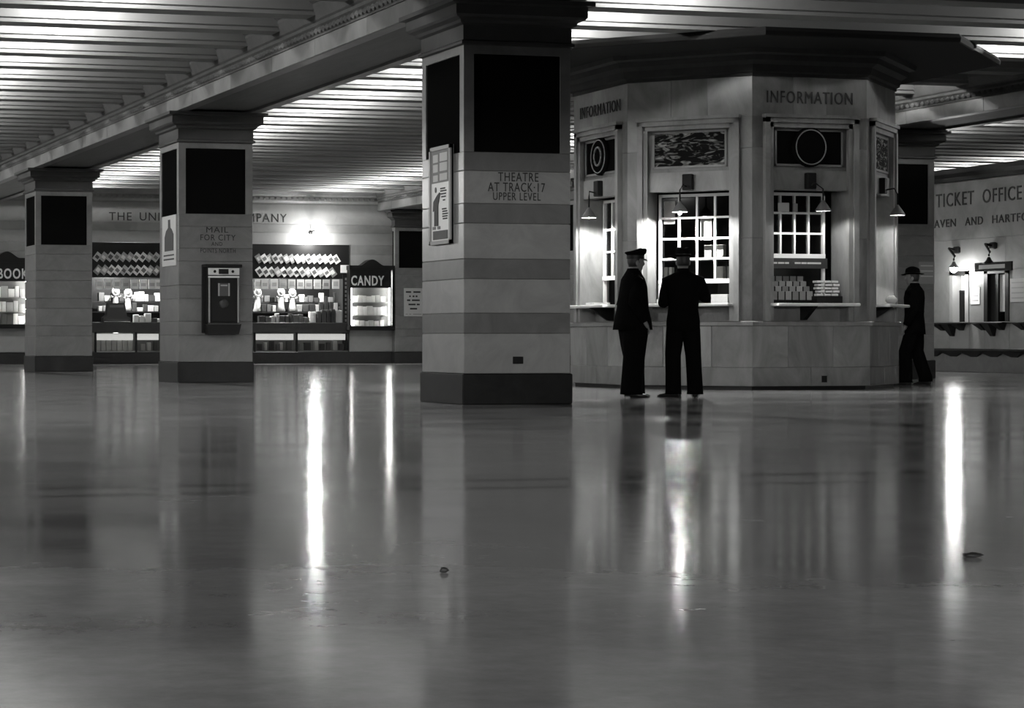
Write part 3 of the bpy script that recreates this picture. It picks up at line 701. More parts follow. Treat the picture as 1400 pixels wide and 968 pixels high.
# lit bowl lamp and white goods in the left case
c = Vector((nx_(160.5), V0 + .2, nz(452)))
MB().lathe([(.05, -.07), (.16, -.04), (.235, .02), (.225, .03), (.02, -.02)], c, 20).build('bowl_lamp', emis('bowl_glass', 2.5), ns)
def case_goods(x0, x1, y0, y1, g, name, label, cat, group, dv=.12, dep=.12):
    ua, ub = nx_(x0), nx_(x1); z0, z1 = nz(y1), nz(y0)
    solo(name, MB().bbox(ua, ub, V0 + dv, V0 + dv + dep, max(z0, zk0 + .031), z1, .008), grey(g), label, cat, group)
for k in range(7):
    case_goods(132 + k * 7.4, 138.6 + k * 7.4, 462 - (k % 3) * 1.2, 479, .85, 'white_carton', '%s white carton from the left in the brightly lit counter case' % ORD[k], 'carton', 'white cartons in the left case')
gx = [(194, 6, .5), (203, 5, .7), (212, 5, .15), (354, 6, .08), (363, 4, .75), (371, 6, .1), (380, 5, .2), (384.5, 4, .7), (394, 7, .12), (411, 6, .3), (418, 9, .06), (432, 5, .7), (440, 6, .05), (449, 5, .1), (457, 6, .6), (466, 6, .05)]
for k, (x, wpx, g) in enumerate(gx):
    side = 'short counter case left of the MAIL column' if x < 300 else 'counter cases right of the MAIL column'
    idx = k if x < 300 else k - 3
    case_goods(x, x + wpx, 470 - (k % 3) * 2, 479, g, 'carton', '%s carton from the left in the %s' % (ORD[idx], side), 'carton', 'cartons in the counter cases')
# magazines
def magazine(x, y, wpx, hpx, ang, label, group, g, dep=.0, art=True):
    c = on_v(x, y, V0 - .035 - dep); wd, hh = wpx / 49.3, hpx / 49.3
    Mx = Matrix.Translation(c) @ Matrix.Rotation(ang, 4, 'Y') @ Matrix.Rotation(.06, 4, 'Z')
    t = thing('magazine', c, label, 'magazine', group)
    MB(Mx).box(-wd / 2, wd / 2, -.006, .006, -hh / 2, hh / 2).build('cover', grey(g), t)
    g2 = (.08 if g > .35 else .6) if ang else g * .6
    MB(Mx).box(-wd * .32, wd * .32, -.009, -.005, -hh * .22, hh * (.1 + .2 * random.random())).build('cover_picture', grey(round(g2 + random.uniform(-.05, .1), 2)), t)
rl = random.Random(11)
def tone(): return round(rl.choice((.75, .68, .55, .4, .3, .18)), 2)
for side, x0, step, n, word in (('left', 133, 8.9, 10, 'left of the MAIL column'), ('right', 354, 7.55, 15, 'right of the MAIL column')):
    for k in range(n):
        x = x0 + k * step
        magazine(x, (351 if side == 'left' else 353.5) + k * .08, 8.2, 11.5, math.radians(38 if side == 'left' else -33), '%s tilted magazine from the left in the upper row %s' % (ORD[k], word), 'tilted magazines in the upper row', tone(), .012 * (k % 2))
    for k in range(n - (0 if side == 'left' else 2)):
        x = x0 + 1 + k * (step + (.0 if side == 'left' else .75))
        magazine(x, (369 if side == 'left' else 371.5) + k * .08, 8.6, 12, math.radians(40 if side == 'left' else -36), '%s tilted magazine from the left in the lower row %s' % (ORD[k], word), 'tilted magazines in the lower row', tone(), .012 * (k % 2))
for side, xs, word in (('left', (136, 148, 160, 172, 184, 196, 208, 217), 'left of the MAIL column'), ('right', (353, 362, 375, 387, 399, 411, 422, 434, 446, 459), 'right of the MAIL column')):
    for k, x in enumerate(xs):
        magazine(x, 388.5, 10.5, 13, 0, '%s upright magazine from the left, below the tilted rows, %s' % (ORD[k], word), 'upright magazines below the tilted rows', (.75, .6, .7, .4, .65)[k % 5])
# stepped back shelves carrying goods
rs = random.Random(5)
for lv, (y, v) in enumerate(((441, VW + .25), (426, VW + .75), (412, VW + 1.1))):
    if lv: MB().box(NL, NR, VW + v - VW - .02, v + .38, nz(y) - .03, nz(y)).build('back_shelf', M_WOOD, ns)
def goods(x, y, v, wpx, hpx, g, name, label, cat, group, dep=.16):
    k_ = 3000 / (v / (cT)) if False else 49.0
    p = on_v(x, y, v); wd, hh = wpx / 48.5, hpx / 48.5
    z0 = p.z
    mb = MB().bbox(p.x - wd / 2, p.x + wd / 2, v, v + dep, z0, z0 + hh, .01)
    return solo(name, mb, grey(g), label, cat, group)
lvl = ['counter', 'middle shelf', 'top shelf']
for side, xa, xb, word in (('left', 134, 219, 'left of the MAIL column'), ('right', 353, 466, 'right of the MAIL column')):
    for lv, (y, v) in enumerate(((441, VW + .25), (426, VW + .75), (412, VW + 1.1))):
        x = xa + 1; k = 0
        zs = (zc1, nz(426), nz(412))[lv]
        while x < xb - 3 and k < 20:
            wpx = rs.uniform(4, 8.5); hpx = rs.uniform(5, 14) if lv < 2 else rs.uniform(6, 15)
            if lv == 1 and any(abs(x + wpx / 2 - q) < 6 + wpx / 2 for q in (158, 175, 352, 384, 399.5)): x += 1.5; continue
            if side == 'left' and lv == 0 and 140 < x + wpx and x < 179: x += wpx; continue
            if side == 'right' and lv == 0 and x > 420: hpx = rs.uniform(14, 19)
            p = on_v(x + wpx / 2, 400, v); wd, hh = wpx / 48.5, hpx / 48.5
            mb = MB().bbox(p.x - wd / 2, p.x + wd / 2, v, v + .16, zs + .001, zs + hh, .008)
            g = round(rs.choice((.75, .7, .5, .25, .1, .05, .03, .03)), 2)
            o = solo('book' if k % 3 else 'carton', mb, grey(g), '%s %s from the left on the newsstand %s, %s' % (ORD[k], 'book' if k % 3 else 'carton', lvl[lv], word), 'book' if k % 3 else 'carton', 'goods on the newsstand shelves')
            x += wpx + .8; k += 1
# white-bonneted dolls
dolls = ((158, 404, 'left doll of two above the cash register'), (175, 406, 'right doll of two above the cash register'), (352, 405, 'doll half hidden by the MAIL column'), (384, 405, 'doll with a round pale collar right of the MAIL column'), (399.5, 406, 'rightmost doll on the newsstand'))
for x, y, lab in dolls:
    v = VW + .88; p = on_v(x, y, v); zb = nz(426) + .001
    t = thing('doll', (p.x, v, zb), 'white bonneted ' + lab, 'doll', 'dolls on the newsstand counter')
    hz = p.z + .10
    MB().lathe([(.10, 0), (.13, .03), (.10, .12), (.06, max(.16, hz - zb - .13)), (.035, max(.2, hz - zb - .07))], (p.x, v, zb), 16).build('dress', grey((.35, .12, .5, .2, .3)[int(x) % 5]), t)
    MB().ball((p.x, v, hz), .075, .075, .085).build('head', grey(.16), t)
    ring = [(p.x + .092 * math.cos(q), v - .03 + .02 * math.sin(q), hz + .01 + .10 * math.sin(q)) for q in [2 * math.pi * j / 20 for j in range(21)]]
    MB().tube(ring, .024, 8).build('bonnet_brim', grey(.4), t)
    MB().lathe([(.085, -.04), (.095, .03), (.07, .09), (.01, .11)], (p.x, v + .03, hz + .02), 16).build('bonnet', grey(.4), t)
    for sd in (-1, 1):
        MB().tube([(p.x + sd * .045, v - .01, hz - .11), (p.x + sd * .11, v - .03, hz - .15), (p.x + sd * .13, v - .07, hz - .11)], [.026, .024, .018], 8).build('arm', grey(.25), t)
p0 = on_v(160, 440, VW + .02); zb = zc1
cr = thing('cash_register', (p0.x, VW + .1, zb), 'bulky dark cash register on the newsstand counter beside the leftmost column', 'cash register')
X = p0.x
MB().prism([(X - .40, zb + .001), (X + .36, zb + .001), (X + .36, zb + .12), (X + .26, zb + .16), (X + .20, zb + .52), (X - .26, zb + .52), (X - .30, zb + .2), (X - .40, zb + .12)], VW - .06, VW + .22).build('body', grey(.03), cr)
MB().box(X - .34, X + .30, VW - .085, VW - .06, zb + .03, zb + .09).build('drawer', grey(.05), cr)
MB().tube([(X - .38, VW - .09, zb + .015), (X + .34, VW - .09, zb + .015)], .012).build('nickel_edge', M_CHROME, cr)
MB().box(X - .22, X + .16, VW - .075, VW - .055, zb + .40, zb + .47).build('price_window', grey(.12), cr)
# small white sign card and the narrow lettered board
a, b = on_v(465.5, 373, VW - .06), on_v(477, 362.5, VW - .06)
solo('price_card', MB().box(a.x, b.x, VW - .07, VW - .055, a.z, b.z), M_PAPER, 'small white card at the top of the narrow board beside the candy case', 'card')
a, b = on_v(468.5, 449, VW - .03), on_v(476, 375, VW - .03)
nb = thing('narrow_board', (a.x, VW - .05, a.z), 'narrow black vertical board between newsstand and candy case', 'sign'); nb['_w'] = list(nb.location)
MB().bbox(a.x, b.x, VW - .05, VW - .021, a.z, b.z, .004).build('board', M_BLACK, nb)
for k in range(11):
    z = b.z - .1 - k * .115
    MB().box(a.x + .06, b.x - .05, VW - .055, VW - .049, z - .07, z).build('letter', grey(.13), nb)

# --- wall display cases (CANDY and BOOKS)
def wall_case(name, xa, xb, ytop, ybot, word, label, lit, shelves, letters):
    v = VW - .32
    ua, ub = on_v(xa, 400, v).x, on_v(xb, 400, v).x; z0, z1 = on_v(500, ybot, v).z, on_v(500, ytop, v).z
    t = thing(name, ((ua + ub) / 2, VW, z0), label, 'display case', 'lettered wall display cases'); t['_w'] = list(t.location)
    um = (ua + ub) / 2; fw = .07
    MB().box(ua, ub, VW - .03, VW, z0, z1).build('back', grey(.12), t)
    for a_, b_ in ((ua, ua + fw * .6), (ub - fw * .6, ub)): MB().bbox(a_, b_, v, VW - .03, z0, z1, .005).build('side', M_BLACK, t)
    MB().bbox(ua - .03, ub + .03, v - .03, VW - .03, z0 - .05, z0 + .06, .008).build('sill', M_BLACK, t)
    L = ub - ua; n = 12
    prof = [(ua - .02, z1 - .12), (ub + .02, z1 - .12), (ub + .02, z1)]
    for k in range(n + 1):
        x = um + L * .26 - L * .52 * k / n; prof.append((x, z1 + .17 * math.sin(math.pi * k / n) ** 1.5))
    prof += [(ua - .02, z1)]
    MB().prism(prof, v - .03, VW - .03).build('crest', M_BLACK, t)
    sb = MB().box(ua + .03, ub - .09, v - .01, v + .02, z1 - .62, z1 - .12).build('sign_board', M_BLACK, t)
    lettering(word, (letters[0], v - .01, z1 - .42), (1, 0, 0), (0, -1, 0), letters[1], .28, mat('sign_white', .7, .5), sb, .006, bold=.022)
    MB().add([(x, y + q, z) for q in (0, .004) for x, y, z in ((ua + .04, v + .012, z0 + .06), (ub - .04, v + .012, z0 + .06), (ub - .04, v + .075, z1 - .62), (ua + .04, v + .075, z1 - .62))], [(0, 1, 2, 3), (7, 6, 5, 4), (0, 4, 5, 1), (1, 5, 6, 2), (2, 6, 7, 3), (3, 7, 4, 0)]).build('pane', M_GLASS, t)
    for z in shelves: MB().box(ua + .04, ub - .04, v + .12, VW - .03, z - .02, z).build('shelf', grey(.35), t)
    lt = MB().box(ub - .11, ub - .08, v + .085, v + .115, z0 + .1, z1 - .16); lt.build('strip_lamp', emis('case_strip_%d' % lit, lit), t)
    MB().box(ua + .045, ua + .075, v + .085, v + .115, z0 + .1, z1 - .16).build('strip_lamp', emis('case_strip_%d' % lit, lit), t)  # left strip is unseen, added to light the shelves from that side
    return t, ua, ub, z0, z1, v
v = VW - .32
zS = [on_v(500, y, v).z for y in (447, 431, 413)]
ca, ua, ub, z0, z1, v = wall_case('display_case', 478.5, 538.5, 363, 449, 'CANDY', 'lit candy case with a black crested top lettered CANDY', 60, zS[1:], (on_v(502.5, 400, v).x, on_v(525, 400, v).x - on_v(480, 400, v).x))
for r, z in enumerate((z0 + .061, zS[1] + .001, zS[2] + .001)):
    x = ua + .06; k = 0
    while x < ub - .22:
        wd = rs.uniform(.09, .16); hh = (.17, .26, .19)[r] * rs.uniform(.85, 1.05)
        solo('candy_box', MB().bbox(x, x + wd, v + .20, v + .28, z, z + hh, .006), grey(round(rs.choice((.8, .75, .6, .85)), 2)), '%s candy box from the left on the %s shelf of the candy case' % (ORD[k], ('bottom', 'middle', 'top')[r]), 'candy box', 'boxes in the candy case')
        x += wd + .01; k += 1
xl = -22
zB = [on_v(20, y, v).z for y in (444, 426, 406)]
bk, ua, ub, z0, z1, v = wall_case('display_case', xl, 41, 357, 447, 'BOOKS', 'lit book case with a black crested top lettered BOOKS at the left edge', 60, zB[1:], (on_v(21, 400, v).x, on_v(45, 400, v).x - on_v(-3, 400, v).x))
for r, z in enumerate((z0 + .061, zB[1] + .001, zB[2] + .001)):
    x = on_v(-2, 400, v).x; k = 0
    while x < ub - .1:
        wd = rs.uniform(.10, .19); hh = rs.uniform(.2, .30)
        solo('book', MB().bbox(x, x + wd, v + .22, v + .26, z, z + hh, .004), grey(round(rs.choice((.8, .7, .75, .4, .12)), 2)), '%s book from the left edge on the %s shelf of the book case' % (ORD[k], ('bottom', 'middle', 'top')[r]), 'book', 'books in the wall case')
        x += wd + .015; k += 1
# wall sign on the pilaster
VE = 57.75
a, b = on_v(552, 432.5, VE), on_v(577.5, 394, VE)
sg = thing('wall_sign', ((a.x + b.x) / 2, VE, a.z), 'small white printed sign on the pilaster right of the candy case', 'sign'); sg['_w'] = list(sg.location)
MB().bbox(a.x, b.x, VE - .02, VE, a.z, b.z, .006).build('plate', mat('sign_plate', .5, .5), sg)
hh = b.z - a.z; wd = b.x - a.x
for zf, segs in ((.86, ((.1, .38), (.5, .88))), (.71, ((.28, .36), (.46, .56), (.62, .72))), (.57, ((.16, .34), (.42, .84))), (.42, ((.24, .62), (.68, .84))), (.27, ((.32, .7),)), (.09, ((.08, .2), (.28, .38), (.48, .94)))):
    for s0, s1 in segs: MB().box(a.x + wd * s0, a.x + wd * s1, VE - .024, VE - .019, a.z + hh * zf - .022, a.z + hh * zf + (.022 if zf > .1 else .0)).build('printed_word', M_INK if zf > .1 else grey(.25), sg)
# wall lamp above the newsstand
p = on_v(431, 323, VW - .42)
wl = thing('wall_lamp', (p.x, VW, p.z), 'bare glowing bulb on a bracket above the newsstand', 'lamp'); wl['_w'] = list(wl.location)
MB(Matrix.Translation((p.x, VW, p.z + .12)) @ Matrix.Rotation(math.pi / 2, 4, 'X')).lathe([(.06, 0), (.06, .02), (.03, .03)], seg=16).build('backplate', M_IRON, wl)
MB().tube([(p.x, VW - .02, p.z + .12), (p.x, VW - .3, p.z + .17), (p.x, VW - .42, p.z + .12), (p.x, VW - .42, p.z + .06)], .012, 8).build('arm', M_IRON, wl)
MB().ball((p.x, VW - .42, p.z), .045, .045, .06, 14, 10).build('bulb', emis('wall_bulb', 220), wl)
point_light('wall_lamp_light', (p.x, VW - .42, p.z - .08), 150, .05)
point_light('newsstand_light', (nx_(175), VW + .5, 2.62), 330, .15); point_light('newsstand_light', (nx_(410), VW + .5, 2.62), 330, .15)
point_light('newsstand_light', (nx_(285), VW + .5, 2.62), 160, .15)

# ================================================================== TICKET OFFICE FITTINGS
def tb(name, va, vb, d0, d1, z0, z1, m, parent, bev=None):
    mb = MB(); (mb.bbox(UT - d1, UT - d0, va, vb, z0, z1, bev) if bev else mb.box(UT - d1, UT - d0, va, vb, z0, z1)); return mb.build(name, m, parent)
for k, (a, b) in enumerate((T1, T2)):
    wn = thing('ticket_window', (UT, (a + b) / 2, ZT0), ('ticket window under the glowing lamp, white blind half down', 'ticket window with a pale blind, under the unlit signed lamp')[k], 'ticket window', 'ticket windows'); wn['_w'] = list(wn.location)
    tb('surround', a, a + .12, -.4, .02, ZT0, ZT1, M_BLACK if k else M_WALL, wn); tb('surround', b - .12, b, -.4, .02, ZT0, ZT1, M_BLACK if k else M_WALL, wn); tb('head', a, b, -.4, .02, ZT1 - .08, ZT1, M_BLACK, wn)
    tb('rear', a, b, -.6, -.55, ZT0, ZT1, M_BLACK, wn)
    if k == 0:
        tb('blind', a + .12, b - .12, -.2, -.18, ZT0 + .66, ZT1 - .08, M_WHITE, wn)
        g = MB()
        n = 7
        for j in range(n + 1): g.box(UT + .14, UT + .17, a + .12 + (b - a - .24) * j / n - .012, a + .12 + (b - a - .24) * j / n + .012, ZT0, ZT0 + .64)
        g.box(UT + .135, UT + .175, a + .12, b - .12, ZT0 + .62, ZT0 + .66)
        g.build('grille', M_IRON, wn)
    else:
        tb('blind', a + .12, a + (b - a) * .55, -.12, -.10, ZT0 + .2, ZT1 - .10, mat('pale_blind', .42, .7), wn)
        tb('dark_reveal_sheet', a + (b - a) * .55, b - .12, -.12, -.06, ZT0, ZT1 - .08, M_BLACK, wn)  # black sheet put in for the shaded window reveal
for k, (xa, xb) in enumerate(((1278, 1329), (1334, 1384), (1389, 1440))):
    b, a = tv(xa), tv(xb); zz = tz(441)
    sh = thing('ticket_shelf', (UT, (a + b) / 2, zz - .3), 'dark ledge on iron brackets, %s from the dark column' % ('first', 'second', 'third')[k], 'shelf', 'ticket window ledges'); sh['_w'] = list(sh.location)
    tb('board', a + .02, b - .02, 0, .22, zz - .025, zz, M_BLACK, sh, .006)
    for f in (.25, .5, .75):
        m_ = a + (b - a) * f; dz = .28 if f == .5 else .16
        MB().loft([[(UT, m_ - .12, zz - .03), (UT, m_ + .12, zz - .03), (UT - .22, m_ + .12, zz - .03), (UT - .22, m_ - .12, zz - .03)], [(UT, m_ - .05, zz - dz), (UT, m_ + .05, zz - dz), (UT - .05, m_ + .05, zz - dz), (UT - .05, m_ - .05, zz - dz)]]).build('bracket', M_IRON, sh)
zz = tz(476.5)
ps = thing('baggage_rail', (UT, 39, zz - .2), 'low dark scalloped baggage rail along the ticket office wall', 'rail'); ps['_w'] = list(ps.location)
tb('board', 30, 46, 0, .22, zz - .05, zz, M_BLACK, ps, .006)
for x in (1280, 1307, 1334.5, 1362, 1390, 1418):
    v = tv(x)
    MB().loft([[(UT, v - .7, zz - .05), (UT, v + .7, zz - .05), (UT - .18, v + .7, zz - .05), (UT - .18, v - .7, zz - .05)], [(UT, v - .32, zz - .085), (UT, v + .32, zz - .085), (UT - .14, v + .32, zz - .085), (UT - .14, v - .32, zz - .085)], [(UT, v - .1, zz - .17), (UT, v + .1, zz - .17), (UT - .06, v + .1, zz - .17), (UT - .06, v - .1, zz - .17)]]).build('bracket', M_IRON, ps)
# gooseneck lamps
for k, (x, y, lab) in enumerate(((1304, 366, 'glowing gooseneck lamp over the first ticket window'), (1352, 360, 'unlit gooseneck lamp with a small sign over the second ticket window'))):
    U = UT - .32; c = on_u(x, y, U); base = on_u(x + 6 + 2 * k, y - 24, UT)
    gl = thing('gooseneck_lamp', (UT, base.y, base.z), lab, 'lamp', 'ticket window lamps'); gl['_w'] = list(gl.location)
    MB().bbox(UT - .08, UT, base.y - .10, base.y + .10, base.z - .07, base.z + .07, .02).build('backplate', M_IRON, gl)
    MB().tube([base + Vector((-.05, 0, 0)), base + Vector((-.2, .02, .03)), (UT - .30, c.y, base.z - .14), (U, c.y, base.z - .20), c + Vector((0, 0, .14))], [.03, .028, .022, .02, .014], 8).build('arm', M_IRON, gl)
    MB().lathe([(.02, .13), (.04, .10), (.055, .06), (.10, .01), (.105, 0), (.098, 0), (.05, .05), (.01, .07)], c, 18).build('shade', M_IRON if k else mat('lamp_enamel', .13, .5), gl)
    if k == 0:
        MB().ball(c + Vector((0, 0, -.02)), .07, .07, .085, 14, 10).build('bulb', emis('ticket_bulb', 90), gl)
        point_light('ticket_lamp_light', c + Vector((0, 0, -.1)), 75, .1)
    else:
        sb = MB().box(U - .02, U + .02, c.y - .75, c.y + .45, c.z - .16, c.z + .02).build('sign_plate', M_BLACK, gl)
        MB().box(U - .025, U - .018, c.y - .55, c.y + .30, c.z - .11, c.z - .03).build('sign_word', grey(.5), sb)
def notice(x0, x1, y0, y1, m, label, lines):
    b, a = tv(x0), tv(x1); z0, z1 = on_u(x0, y1, UT).z, on_u(x0, y0, UT).z
    t = thing('notice', (UT, (a + b) / 2, z0), label, 'notice'); t['_w'] = list(t.location)
    tb('sheet', a, b, 0, .015, z0, z1, m, t)
    for l in range(lines):
        z = z1 - (z1 - z0) * (l + .8) / (lines + .6); tb('text_line', a + .12 * (b - a), b - .1 * (b - a), .014, .018, z - .015, z + .01, grey(.3), t)
notice(1328, 1340, 393, 416, M_WHITE, 'white notice sheet between the two ticket windows', 3)
notice(1382, 1403, 381, 413, mat('notice_grey', .45, .6), 'wide pale notice at the right edge by the second ticket window', 4)

# ================================================================== PEOPLE
def ell(cx, cy, z, rx, ry, n=22, p=2.3):
    out = []
    for j in range(n):
        a = 2 * math.pi * j / n; c_, s_ = math.cos(a), math.sin(a)
        out.append((cx + rx * math.copysign(abs(c_) ** (2 / p), c_), cy + ry * math.copysign(abs(s_) ** (2 / p), s_), z))
    return out
def person(name, loc, rz, label, J, coat, trous, hat, height=1.74, coat_m=M_WOOL, tr_m=M_WOOL2):
    """J: joint dictionary in local metres, person faces +Y"""
    t = thing(name, loc, label, 'person', None, rz)
    # ---- body: skinned skeleton, one continuous surface
    vs, es, rad = [], [], []
    def jt(p, r, par=None):
        vs.append(p); rad.append(r)
        if par is not None: es.append((par, len(vs) - 1))
        return len(vs) - 1
    pel = jt((0, 0, .93), (.13, .10)); wa = jt((0, 0, 1.08), (.125, .09), pel); ch = jt((0, .0, 1.28), (.145, .10), wa)
    up_ = jt((0, -.01, 1.40), (.08, .06), ch); nk = jt((0, .0, 1.50), (.058, .058), up_); hd0 = jt(J['head'] + Vector((0, -.01, -.05)), (.06, .065), nk)
    for sd in ('L', 'R'):
        s_ = -1 if sd == 'L' else 1
        h_ = jt((s_ * .09, 0, .90), (.085, .085), pel); k_ = jt(J['knee' + sd], (.06, .06), h_); an = jt(J['ank' + sd] + Vector((0, 0, .03)), (.032, .032), k_)
        ft = jt(J['ank' + sd] + Vector(J['toe' + sd]).normalized() * .05 + Vector((0, 0, -.04)), (.02, .02), an)
        sh_ = jt((s_ * .15, -.005, 1.385), (.03, .03), up_); el = jt(J['elb' + sd], (.03, .03), sh_); wr = jt(J['wri' + sd], (.028, .028), el)
        d = (J['wri' + sd] - J['elb' + sd]).normalized(); side = d.cross(Vector((0, 0, 1)) if abs(d.z) < .8 else Vector((0, 1, 0))).normalized()
        nrm = side.cross(d).normalized(); wv = J['wri' + sd]
        pm = jt(wv + d * .06, (.036, .018), wr)
        for q, (o_, ln) in enumerate(((-.03, .07), (-.010, .08), (.011, .076), (.03, .06))):
            f0 = jt(wv + d * .095 + side * o_, (.010, .010), pm); f1 = jt(wv + d * (.095 + ln * .55) + side * o_ - nrm * .012, (.009, .009), f0); jt(wv + d * (.095 + ln * .85) + side * o_ - nrm * .035, (.008, .008), f1)
        th = jt(wv + d * .05 + side * s_ * -.045, (.012, .012), pm); jt(wv + d * .09 + side * s_ * -.06 - nrm * .015, (.009, .009), th)
    me = bpy.data.meshes.new('tmp'); me.from_pydata([tuple(p) for p in vs], es, []); o = bpy.data.objects.new('tmp', me); COL.objects.link(o)
    sk = o.modifiers.new('s', 'SKIN'); sk.use_smooth_shade = True
    for i, r in enumerate(rad): me.skin_vertices[0].data[i].radius = r
    me.skin_vertices[0].data[0].use_root = True
    sd_ = o.modifiers.new('d', 'SUBSURF'); sd_.levels = 1; sd_.render_levels = 1
    bpy.context.view_layer.update()
    ev = bpy.data.meshes.new_from_object(o.evaluated_get(bpy.context.evaluated_depsgraph_get()))
    mb = MB(); mb.add([v.co for v in ev.vertices], [tuple(p.vertices) for p in ev.polygons], True)
    bpy.data.objects.remove(o)
    # head with brow, nose, chin and ears
    hc = J['head']; hr = J.get('turn', 0.0); HM = Matrix.Translation(hc) @ Matrix.Rotation(hr, 4, 'Z')
    rings = []
    for i in range(15):
        f = i / 14; z = -.125 + .25 * f; k = math.sqrt(max(0.02, 1 - ((z - .02) / .135) ** 2)) if z > .02 else (.42 + .58 * math.sqrt(max(0, (z + .125) / .145)))
        ring = []
        for j in range(20):
            a = 2 * math.pi * j / 20; x = .076 * k * math.cos(a); y = .098 * k * math.sin(a)
            if y > 0:
                if abs(x) < .03 and -.045 < z < .02: y += .022 * (1 - abs(x) / .03) * (1 - abs(z + .02) / .035 if abs(z + .02) < .035 else 0)
                if abs(x) > .015 and abs(x) < .05 and 0.0 < z < .03: y -= .008
                if abs(x) < .03 and -.085 < z < -.055: y += .006
            elif z < -.05: y *= .75
            ring.append(HM @ Vector((x, y, z)))
        rings.append(ring)
    mb.loft(rings, smooth=True)
    for s_ in (-1, 1):
        q = MB(HM); q.ball((s_ * .078, -.005, -.01), .010, .022, .034, 10, 6); mb.add(q.v, q.f, True)
    mb.build('body', M_SKIN, t)
    # hair cap
    hm = MB(HM); hm.loft([[(.079 * k * math.cos(a), -.012 + .092 * k * math.sin(a), z) for a in [2 * math.pi * j / 18 for j in range(18)]] for z, k in ((-.05, .80), (.0, .98), (.05, .99), (.10, .72), (.125, .3))], smooth=True)
    hm.build('hair', M_HAIR, t)
    # ---- coat
    cb = MB(); cb.loft([ell(*r) for r in coat['rings']], smooth=True)
    for sd in ('L', 'R'):
        s_ = -1 if sd == 'L' else 1; sh_ = Vector((s_ * .175, -.005, 1.40)); el, wr = J['elb' + sd], J['wri' + sd]
        cb.tube([sh_ + Vector((-s_ * .06, 0, .02)), sh_ + Vector((s_ * .012, 0, -.025)), sh_.lerp(el, .5), el.lerp(sh_, .08), el + (el - sh_.lerp(wr, .5)).normalized() * .012, el.lerp(wr, .1), el.lerp(wr, .55), wr], [.045, .070, .073, .068, .068, .066, .060, .055], 14)
    co = cb.build('coat', coat_m, t)
    cl = MB(); cl.loft([ell(0, -.005, 1.46, .085, .08), ell(0, -.005, 1.50, .075, .075), ell(0, 0, 1.525, .068, .07), ell(0, 0, 1.50, .06, .06)], smooth=True); cl.build('collar', coat.get('collar', coat_m), co)
    # ---- trousers
    tb_ = MB(); tb_.loft([ell(0, 0, .78, .175, .125), ell(0, 0, .90, .175, .13), ell(0, 0, 1.02, .16, .12)], smooth=True)
    for sd in ('L', 'R'):
        s_ = -1 if sd == 'L' else 1; kn, an = J['knee' + sd], J['ank' + sd]
        tb_.tube([(s_ * .085, 0, .93), (s_ * .09, 0, .80), Vector((s_ * .09, 0, .80)).lerp(kn, .55), kn + Vector((0, .005, 0)), kn.lerp(an, .5), an + Vector((0, 0, .02)), an + Vector((0, 0, -.045))], [r * trous for r in (.10, .108, .10, .092, .09, .092, .096)], 16)
    tb_.build('trousers', tr_m, t)
    # ---- shoes
    for sd in ('L', 'R'):
        an = J['ank' + sd]; d = Vector(J['toe' + sd]).normalized(); sdv = Vector((d.y, -d.x, 0)); rings = []
        for (f, wd_, hh_) in ((-.085, .03, .06), (-.07, .036, .085), (-.02, .038, .095), (.05, .042, .075), (.11, .048, .052), (.16, .044, .042), (.195, .022, .025)):
            c_ = Vector((an.x, an.y, 0)) + d * f
            rings.append([c_ + sdv * (wd_ * math.cos(a)) + Vector((0, 0, max(0.001, hh_ * .5 + hh_ * .55 * math.sin(a)))) for a in [2 * math.pi * j / 12 for j in range(12)]])
        sm = MB(); sm.loft(rings, smooth=True); so = sm.build('shoe', M_LEATH, t)
        s2 = MB(); s2.box(-.035, .035, -.085, -.02, 0, .018); s2.v = [Vector((an.x, an.y, 0)) + sdv * p.x + d * p.y + Vector((0, 0, p.z)) for p in s2.v]; s2.build('heel', M_LEATH, so)
    # ---- hat
    HB = HM @ Matrix.Translation((0, -.005, .055)) @ Matrix.Rotation(hat.get('tilt', 0), 4, 'X')
    if hat['kind'] == 'fedora':
        hb = MB(HB)
        crown = []
        for z, kx, ky in ((0, .088, .108), (.03, .088, .108), (.075, .082, .100), (.10, .072, .092), (.108, .055, .078), (.098, .02, .05)):
            crown.append([(kx * math.cos(a) * (1 - (.25 * max(0, math.sin(a)) ** 4 if z > .06 else 0)), ky * math.sin(a), z + (.012 * math.cos(2 * a) if z > .09 else 0)) for a in [2 * math.pi * j / 28 for j in range(28)]])
        hb.loft(crown, smooth=True); ho = hb.build('hat', M_FELT, t)
        br = MB(HB); rr = []
        for kx, ky, dz in ((.085, .105, .004), (.115, .138, -.004), (.142, .165, .004), (.145, .168, .010), (.115, .138, .004), (.085, .105, .012)):
            rr.append([(kx * math.cos(a), ky * math.sin(a), dz + .018 * abs(math.cos(a)) ** 3 * (kx > .1) - .012 * max(0, math.sin(a)) * (kx > .1)) for a in [2 * math.pi * j / 32 for j in range(32)]])
        br.loft(rr, caps=False, smooth=True); br.build('brim', M_FELT, ho)
        bd = MB(HB); bd.loft([[(k * .0905 * math.cos(a), k * .1105 * math.sin(a), z) for a in [2 * math.pi * j / 28 for j in range(28)]] for z, k in ((.004, 1.0), (.03, 1.0))], caps=False, smooth=True); bd.build('hat_band', M_BLACK, ho)
    else:
        hb = MB(HB); hb.loft([[(kx * math.cos(a), ky * math.sin(a) + sh_, z + .02 * math.sin(a) * (z > .06)) for a in [2 * math.pi * j / 28 for j in range(28)]] for z, kx, ky, sh_ in ((-.01, .084, .102, 0), (.035, .086, .104, 0), (.055, .105, .125, 0), (.075, .112, .132, .002), (.09, .10, .12, 0), (.095, .05, .06, 0))], smooth=True)
        ho = hb.build('cap', M_FELT, t)
        vz = MB(HB); rr = []
